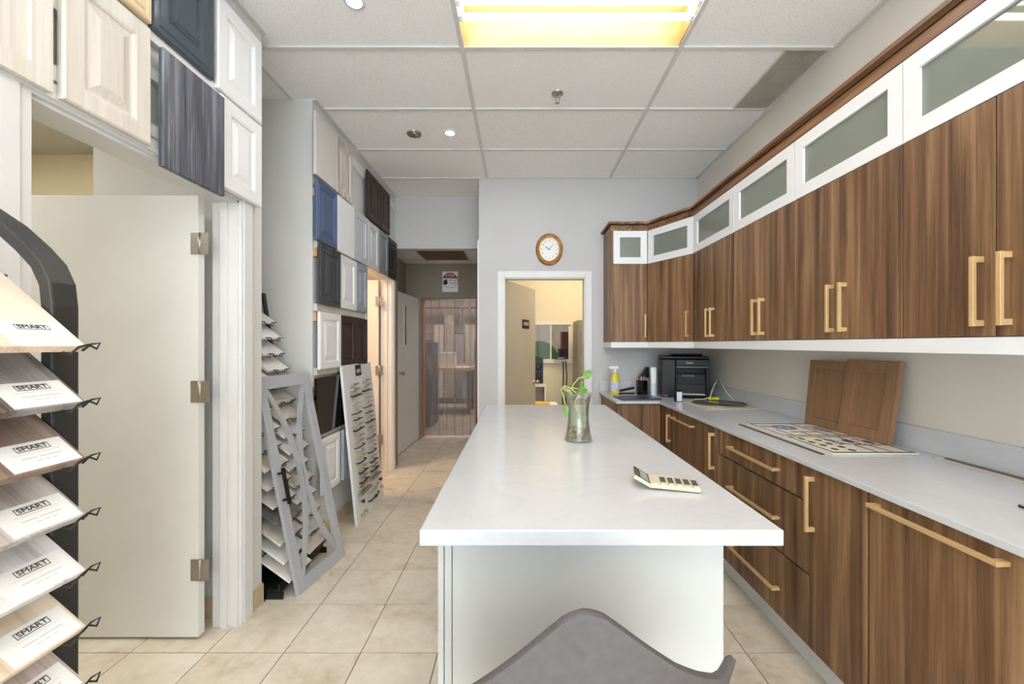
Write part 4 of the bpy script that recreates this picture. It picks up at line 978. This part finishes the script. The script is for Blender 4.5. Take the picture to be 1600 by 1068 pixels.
# printer
pr = thing('printer', 'black multifunction printer in the counter corner', 'printer', (1.49, 3.79, ZS), R(-14))
BK2 = paint('printer black', (14, 14, 15), .42, spec=.3); BK3 = paint('printer dark grey', (30, 30, 32), .5, spec=.3); LIP = paint('printer grey lip', (112, 112, 108), .5)
MB().box(-.20, -.075, -.16, .17, 0, .335).build('left_column', BK2, pr, .01)
MB().box(-.074, .20, -.13, .17, 0, .21).box(.17, .20, -.16, -.13, 0, .26).build('body', BK2, pr, .006)
MB().box(-.074, .20, -.145, .17, .275, .335).build('scanner_unit', BK2, pr, .006)
MB().box(-.074, .20, -.05, .17, .21, .275).build('paper_cavity', BK3, pr)
ld = MB().box(-.20, .20, -.13, .17, .336, .362).build('scanner_lid', BK2, pr, .008); MB().box(-.10, .16, -.05, .14, .362, .378).build('document_feeder', BK2, ld, .008)
MB().box(-.07, .185, -.15, -.145, .262, .273).build('output_lip', LIP, pr)
MB().box(-.06, .165, -.14, -.13, .115, .20).build('front_cover', BK3, pr, .004)
MB().box(-.02, .08, -.143, -.14, .185, .195).build('cover_grip', LIP, pr)
tr = MB().box(-.06, .165, -.22, -.13, .02, .032).build('paper_tray', BK2, pr, .003)
MB().box(-.05, .155, -.21, -.13, .0325, .036).build('paper_sheet', PAPER, tr)
link('lettering', text_mesh('Canon', .024, .055, M=T((.04, -.1458, .305)) @ RX90), PAPER, pr)
sb = thing('small_carton', 'small dark and white carton in front of the printer', 'box', (1.30, 3.40, ZS), R(8))
MB().box(-.026, .026, -.02, .02, 0, .095).build('box', BLACKP, sb, .001); MB().box(-.022, .022, -.0215, -.020, .004, .08).build('label', paint('label pale blue', (206, 216, 234), .5), sb)
cc = thing('cable_coil', 'tangled grey cord beside the paper roll', 'cable', (1.30, 3.70, ZS))
MB().tube([(.04*math.cos(a*.7)*(1+.2*math.sin(a*1.3)), .03*math.sin(a*.7), .006+.012*abs(math.sin(a*.9))) for a in range(0, 26)], .004, 6).build('cord', paint('brown grey cord', (128, 112, 100), .5), cc)
wc = thing('power_cord', 'white cord with bright yellow plug beside the printer', 'cable', (1.62, 3.50, ZS))
MB().tube([(.12, .20, .12), (.09, .10, .15), (.03, .02, .12), (-.03, -.04, .03), (-.08, -.02, .006), (-.14, .0, .005)], .005, 6).tube([(.12, .20, .12), (.10, .06, .16), (.10, -.05, .07), (.13, -.12, .006)], .005, 6).build('cord', paint('off white cord', (206, 204, 192), .5), wc)
MB().box(-.05, .03, -.075, -.045, 0, .03).build('plug', paint('lime yellow', (214, 216, 40), .4), wc, .004)
bd = MB().box(-.21, .21, -.25, .25, 0, .004).build('cutting_mat', paint('beige board', (214, 204, 182), .5, var=.05), None, .001); bd.location = (1.545, 3.22, ZS); tag(bd, 'thin beige board under the round glass disc', 'board')
ds = thing('glass_disc', 'round dark glass disc with rim on the beige board', 'disc', (1.555, 3.235, ZS+.0045))
MB().lathe([(0, .006), (.190, .006), (.190, .003), (0, .003)], 48).build('glass', paint('smoky glass', (78, 70, 62), .06, spec=.6), ds)
MB().lathe([(.190, .001), (.197, .001), (.198, .005), (.195, .0075), (.190, .007), (.190, .001)], 48).build('rim', STEEL, ds)
MB().lathe([(0, 0), (.18, 0), (.18, .003), (0, .003)], 32).build('foot', BLACK, ds)
# leaning oak doors
OK1 = wood('fumed oak veneer', (138, 104, 76), (148, 113, 83), (156, 121, 90), .5, 18)
sample('oak_door', 'brown oak shaker door leaning at the left, partly covered by the other', 'shaker', OK1, None, .36, .375, M=plane_mat((1.70, 2.48, ZS), (0, -1, 0), (.035, 0, .37)), group='oak doors leaning on the counter', fw=.045, t=.018, dp=.013, cat='door')
sample('oak_door', 'brown oak shaker door leaning in front at the right', 'shaker', OK1, None, .30, .39, M=plane_mat((1.672, 2.19, ZS), (.02, -1, 0), (.055, 0, .37)), group='oak doors leaning on the counter', fw=.06, t=.02, dp=.014, cat='door')
# pattern sheets
SHT = paint('cream pattern board', (222, 216, 200), .4, var=.02); DKL = paint('dark bronze line', (66, 54, 46), .5); BLU = paint('blue mosaic', (96, 122, 168), .5, var=.15, scale=60); GRY = paint('grey motif', (168, 160, 156), .5, var=.1, scale=40)
def sheet(label, y1, y0, kind):
    t = thing('pattern_sheet', label, 'board', (1.325, y0, ZS), 0, 'decorative pattern boards on the counter')
    Wd, Hd = .365, y1-y0
    MB().box(0, Wd, 0, Hd, 0, .006).build('board', SHT, t, .001)
    z = .0062
    mb = MB()
    for (a, b, c_, d_) in ((.008, Wd-.008, .006, .018), (.008, Wd-.008, Hd-.018, Hd-.006), (.008, .017, .006, Hd-.006), (Wd-.017, Wd-.008, .006, Hd-.006)): mb.box(a, b, c_, d_, z, z+.0006)
    for (a, b, c_, d_) in ((.20, .208, .018, .14), (.265, .273, .018, .17), (.208, .35, .14, .150), (.15, .158, .15, .31), (.25, .258, .17, .31), (.158, .25, .16, .17)) if kind else ((.24, .248, .018, .31), (.10, .24, .09, .100), (.15, .158, .018, .09), (.248, .35, .21, .220), (.06, .068, .018, .16), (.30, .308, .018, .21)): mb.box(a, b, c_, d_, z, z+.0006)
    mb.build('dark_lines', DKL, t)
    if not kind:
        MB().lathe([(.03, z), (.03, z+.0006), (.062, z+.0006), (.062, z)], 24, T((.14, .21, 0)), False).build('blue_ring', BLU, t)
        MB().lathe([(0, z), (0, z+.0007), (.018, z+.0006), (.018, z)], 16, T((.14, .21, 0)), False).build('blue_dot', BLU, t)
        MB().lathe([(0, z+.0006), (.03, z+.0006), (.03, z)], 16, T((.055, .24, 0)), False).build('grey_motif', GRY, t)
        MB().lathe([(0, z+.0006), (.04, z+.0006), (.04, z)], 16, T((.30, .14, 0)), False, 1, 1.3).build('grey_motif', GRY, t)
    else:
        k = 0
        for (x, y) in ((.05, .27), (.05, .20), (.06, .14), (.06, .07), (.11, .24), (.11, .17), (.12, .11), (.12, .05)):
            MB().lathe([(0, z+.0006), (.013, z+.0006), (.013, z)], 14, T((x, y, 0)), False, 1, 1.5).build('dark_oval', DKL, t)
        for (x, y, m_) in ((.18, .20, GRY), (.235, .22, DKL), (.30, .25, GRY), (.315, .20, DKL), (.16, .24, BLU)):
            MB().lathe([(0, z+.0007), (.022, z+.0007), (.022, z)], 16, T((x, y, 0)), False, .8, 1.5).build('motif', m_, t)
sheet('cream pattern board with the blue ring motif', 2.42, 2.09, 0)
sheet('cream pattern board with dark ovals, nearer of the two', 2.08, 1.755, 1)
es = MB().box(0, .014, 0, .66, 0, .004).build('edge_strip', paint('bronze strip', (92, 84, 74), .4, .4)); es.location = (1.275, 1.755, ZS); tag(es, 'thin bronze strip lying along the pattern boards', 'strip')
es = thing('metal_trim_profile', 'long metal trim profile lying against the backsplash', 'strip', (1.69, 1.15, ZS)); MB().box(0, .045, 0, .55, 0, .003).build('flange', paint('pale trim', (206, 200, 186), .4), es); MB().box(.028, .045, .0, .53, .003, .008).build('rib', paint('dark nickel', (120, 114, 106), .35, .6), es)
nt_ = thing('glass_sample', 'small pale glass sample tile at the right picture edge', 'sample', (1.43, 1.02, ZS)); MB().box(0, .12, 0, .17, 0, .006).build('tile', paint('pale glass', (214, 220, 212), .1), nt_); MB().box(-.002, .0, 0, .17, 0, .0065).box(0, .12, .17, .172, 0, .0065).build('edge', BLACK, nt_)
sc_ = thing('scissors', 'scissors with black loop handles at the right picture edge', 'scissors', (1.315, 1.04, ZS))
for q in (0, 1): MB().tube([(.025*math.cos(a*.5)+.002, .032*math.sin(a*.5)-q*.07, .007) for a in range(13)], .0055, 6, closed=True).build('loop_handle', BLACKP, sc_)
MB().box(.02, .17, -.042, -.03, .003, .008).build('blade', STEEL, sc_)

# ================================================================== CHAIR
ch = thing('shell_chair', 'dark grey upholstered shell chair tucked up to the island', 'chair', (.07, .92, 0), R(7))
GREY = paint('charcoal grey fabric', (92, 89, 89), .7, var=.05, scale=50, bmp=.3); GIN = paint('dark grey lining', (70, 64, 60), .7)
HP = [(0, .956), (.05, .953), (.1, .945), (.18, .924), (.3, .889), (.5, .832), (.65, .796), (.8, .764), (.9, .752), (1, .755)]
def top_h(u):
    u = abs(u)
    for (a_, b_), (c_, d_) in zip(HP, HP[1:]):
        if u <= c_: return b_+(d_-b_)*(u-a_)/(c_-a_)
    return HP[-1][1]
def shell(off):
    V = []; nu, nv = 60, 14
    for i in range(nu+1):
        u_ = -1+2*i/nu; ht = top_h(u_)
        for j in range(nv+1):
            v = j/nv; z = .44+(ht-.44)*v; fl = .72+.28*v**.8
            x = (.345-off*.4)*u_*fl; y = (-.27+.13*abs(u_)**2.2)*(.80+.20*v)+off
            V.append((x, y, z-(off*.3 if j == nv else 0)))
    F = []
    for i in range(nu):
        for j in range(nv): q = i*(nv+1)+j; F.append((q, q+1, q+nv+2, q+nv+1))
    return V, F, nu, nv
V1, F1, nu, nv = shell(0); V2, F2, _, _ = shell(.022)
mb = MB().add(V1, F1, True); mb.build('shell_outer', GREY, ch)
mb = MB().add(V2, F2, True); mb.build('shell_lining', GIN, ch)
mb = MB(); V = []; F = []
ring1 = [V1[i*(nv+1)+nv] for i in range(nu+1)]; ring2 = [V2[i*(nv+1)+nv] for i in range(nu+1)]
for i in range(nu+1): 
    m_ = tuple((Vector(ring1[i])+Vector(ring2[i]))/2+Vector((0, 0, .008))); V += [ring1[i], m_, ring2[i]]
for i in range(nu): a = 3*i; F += [(a, a+1, a+4, a+3), (a+1, a+2, a+5, a+4)]
for e in (0, nu):
    a_ = [V1[e*(nv+1)+j] for j in range(nv+1)]; b_ = [V2[e*(nv+1)+j] for j in range(nv+1)]; o_ = len(V); V += a_+b_
    for j in range(nv): F.append((o_+j, o_+j+1, o_+nv+2+j, o_+nv+1+j))
mb.add(V, F, True); mb.build('rim_piping', GREY, ch)
MB().lathe([(0, .40), (.20, .40), (.245, .42), (.25, .455), (.23, .48), (.12, .488), (0, .485)], 32, sx=1.08, sy=.95).build('seat_cushion', GREY, ch)
for (x, y) in ((.15, .12), (-.15, .12), (.15, -.12), (-.15, -.12)):
    MB().tube([(x, y, .405), (x*1.35, y*1.35, 0)], [.014, .010], 10).build('leg', BLACK, ch)
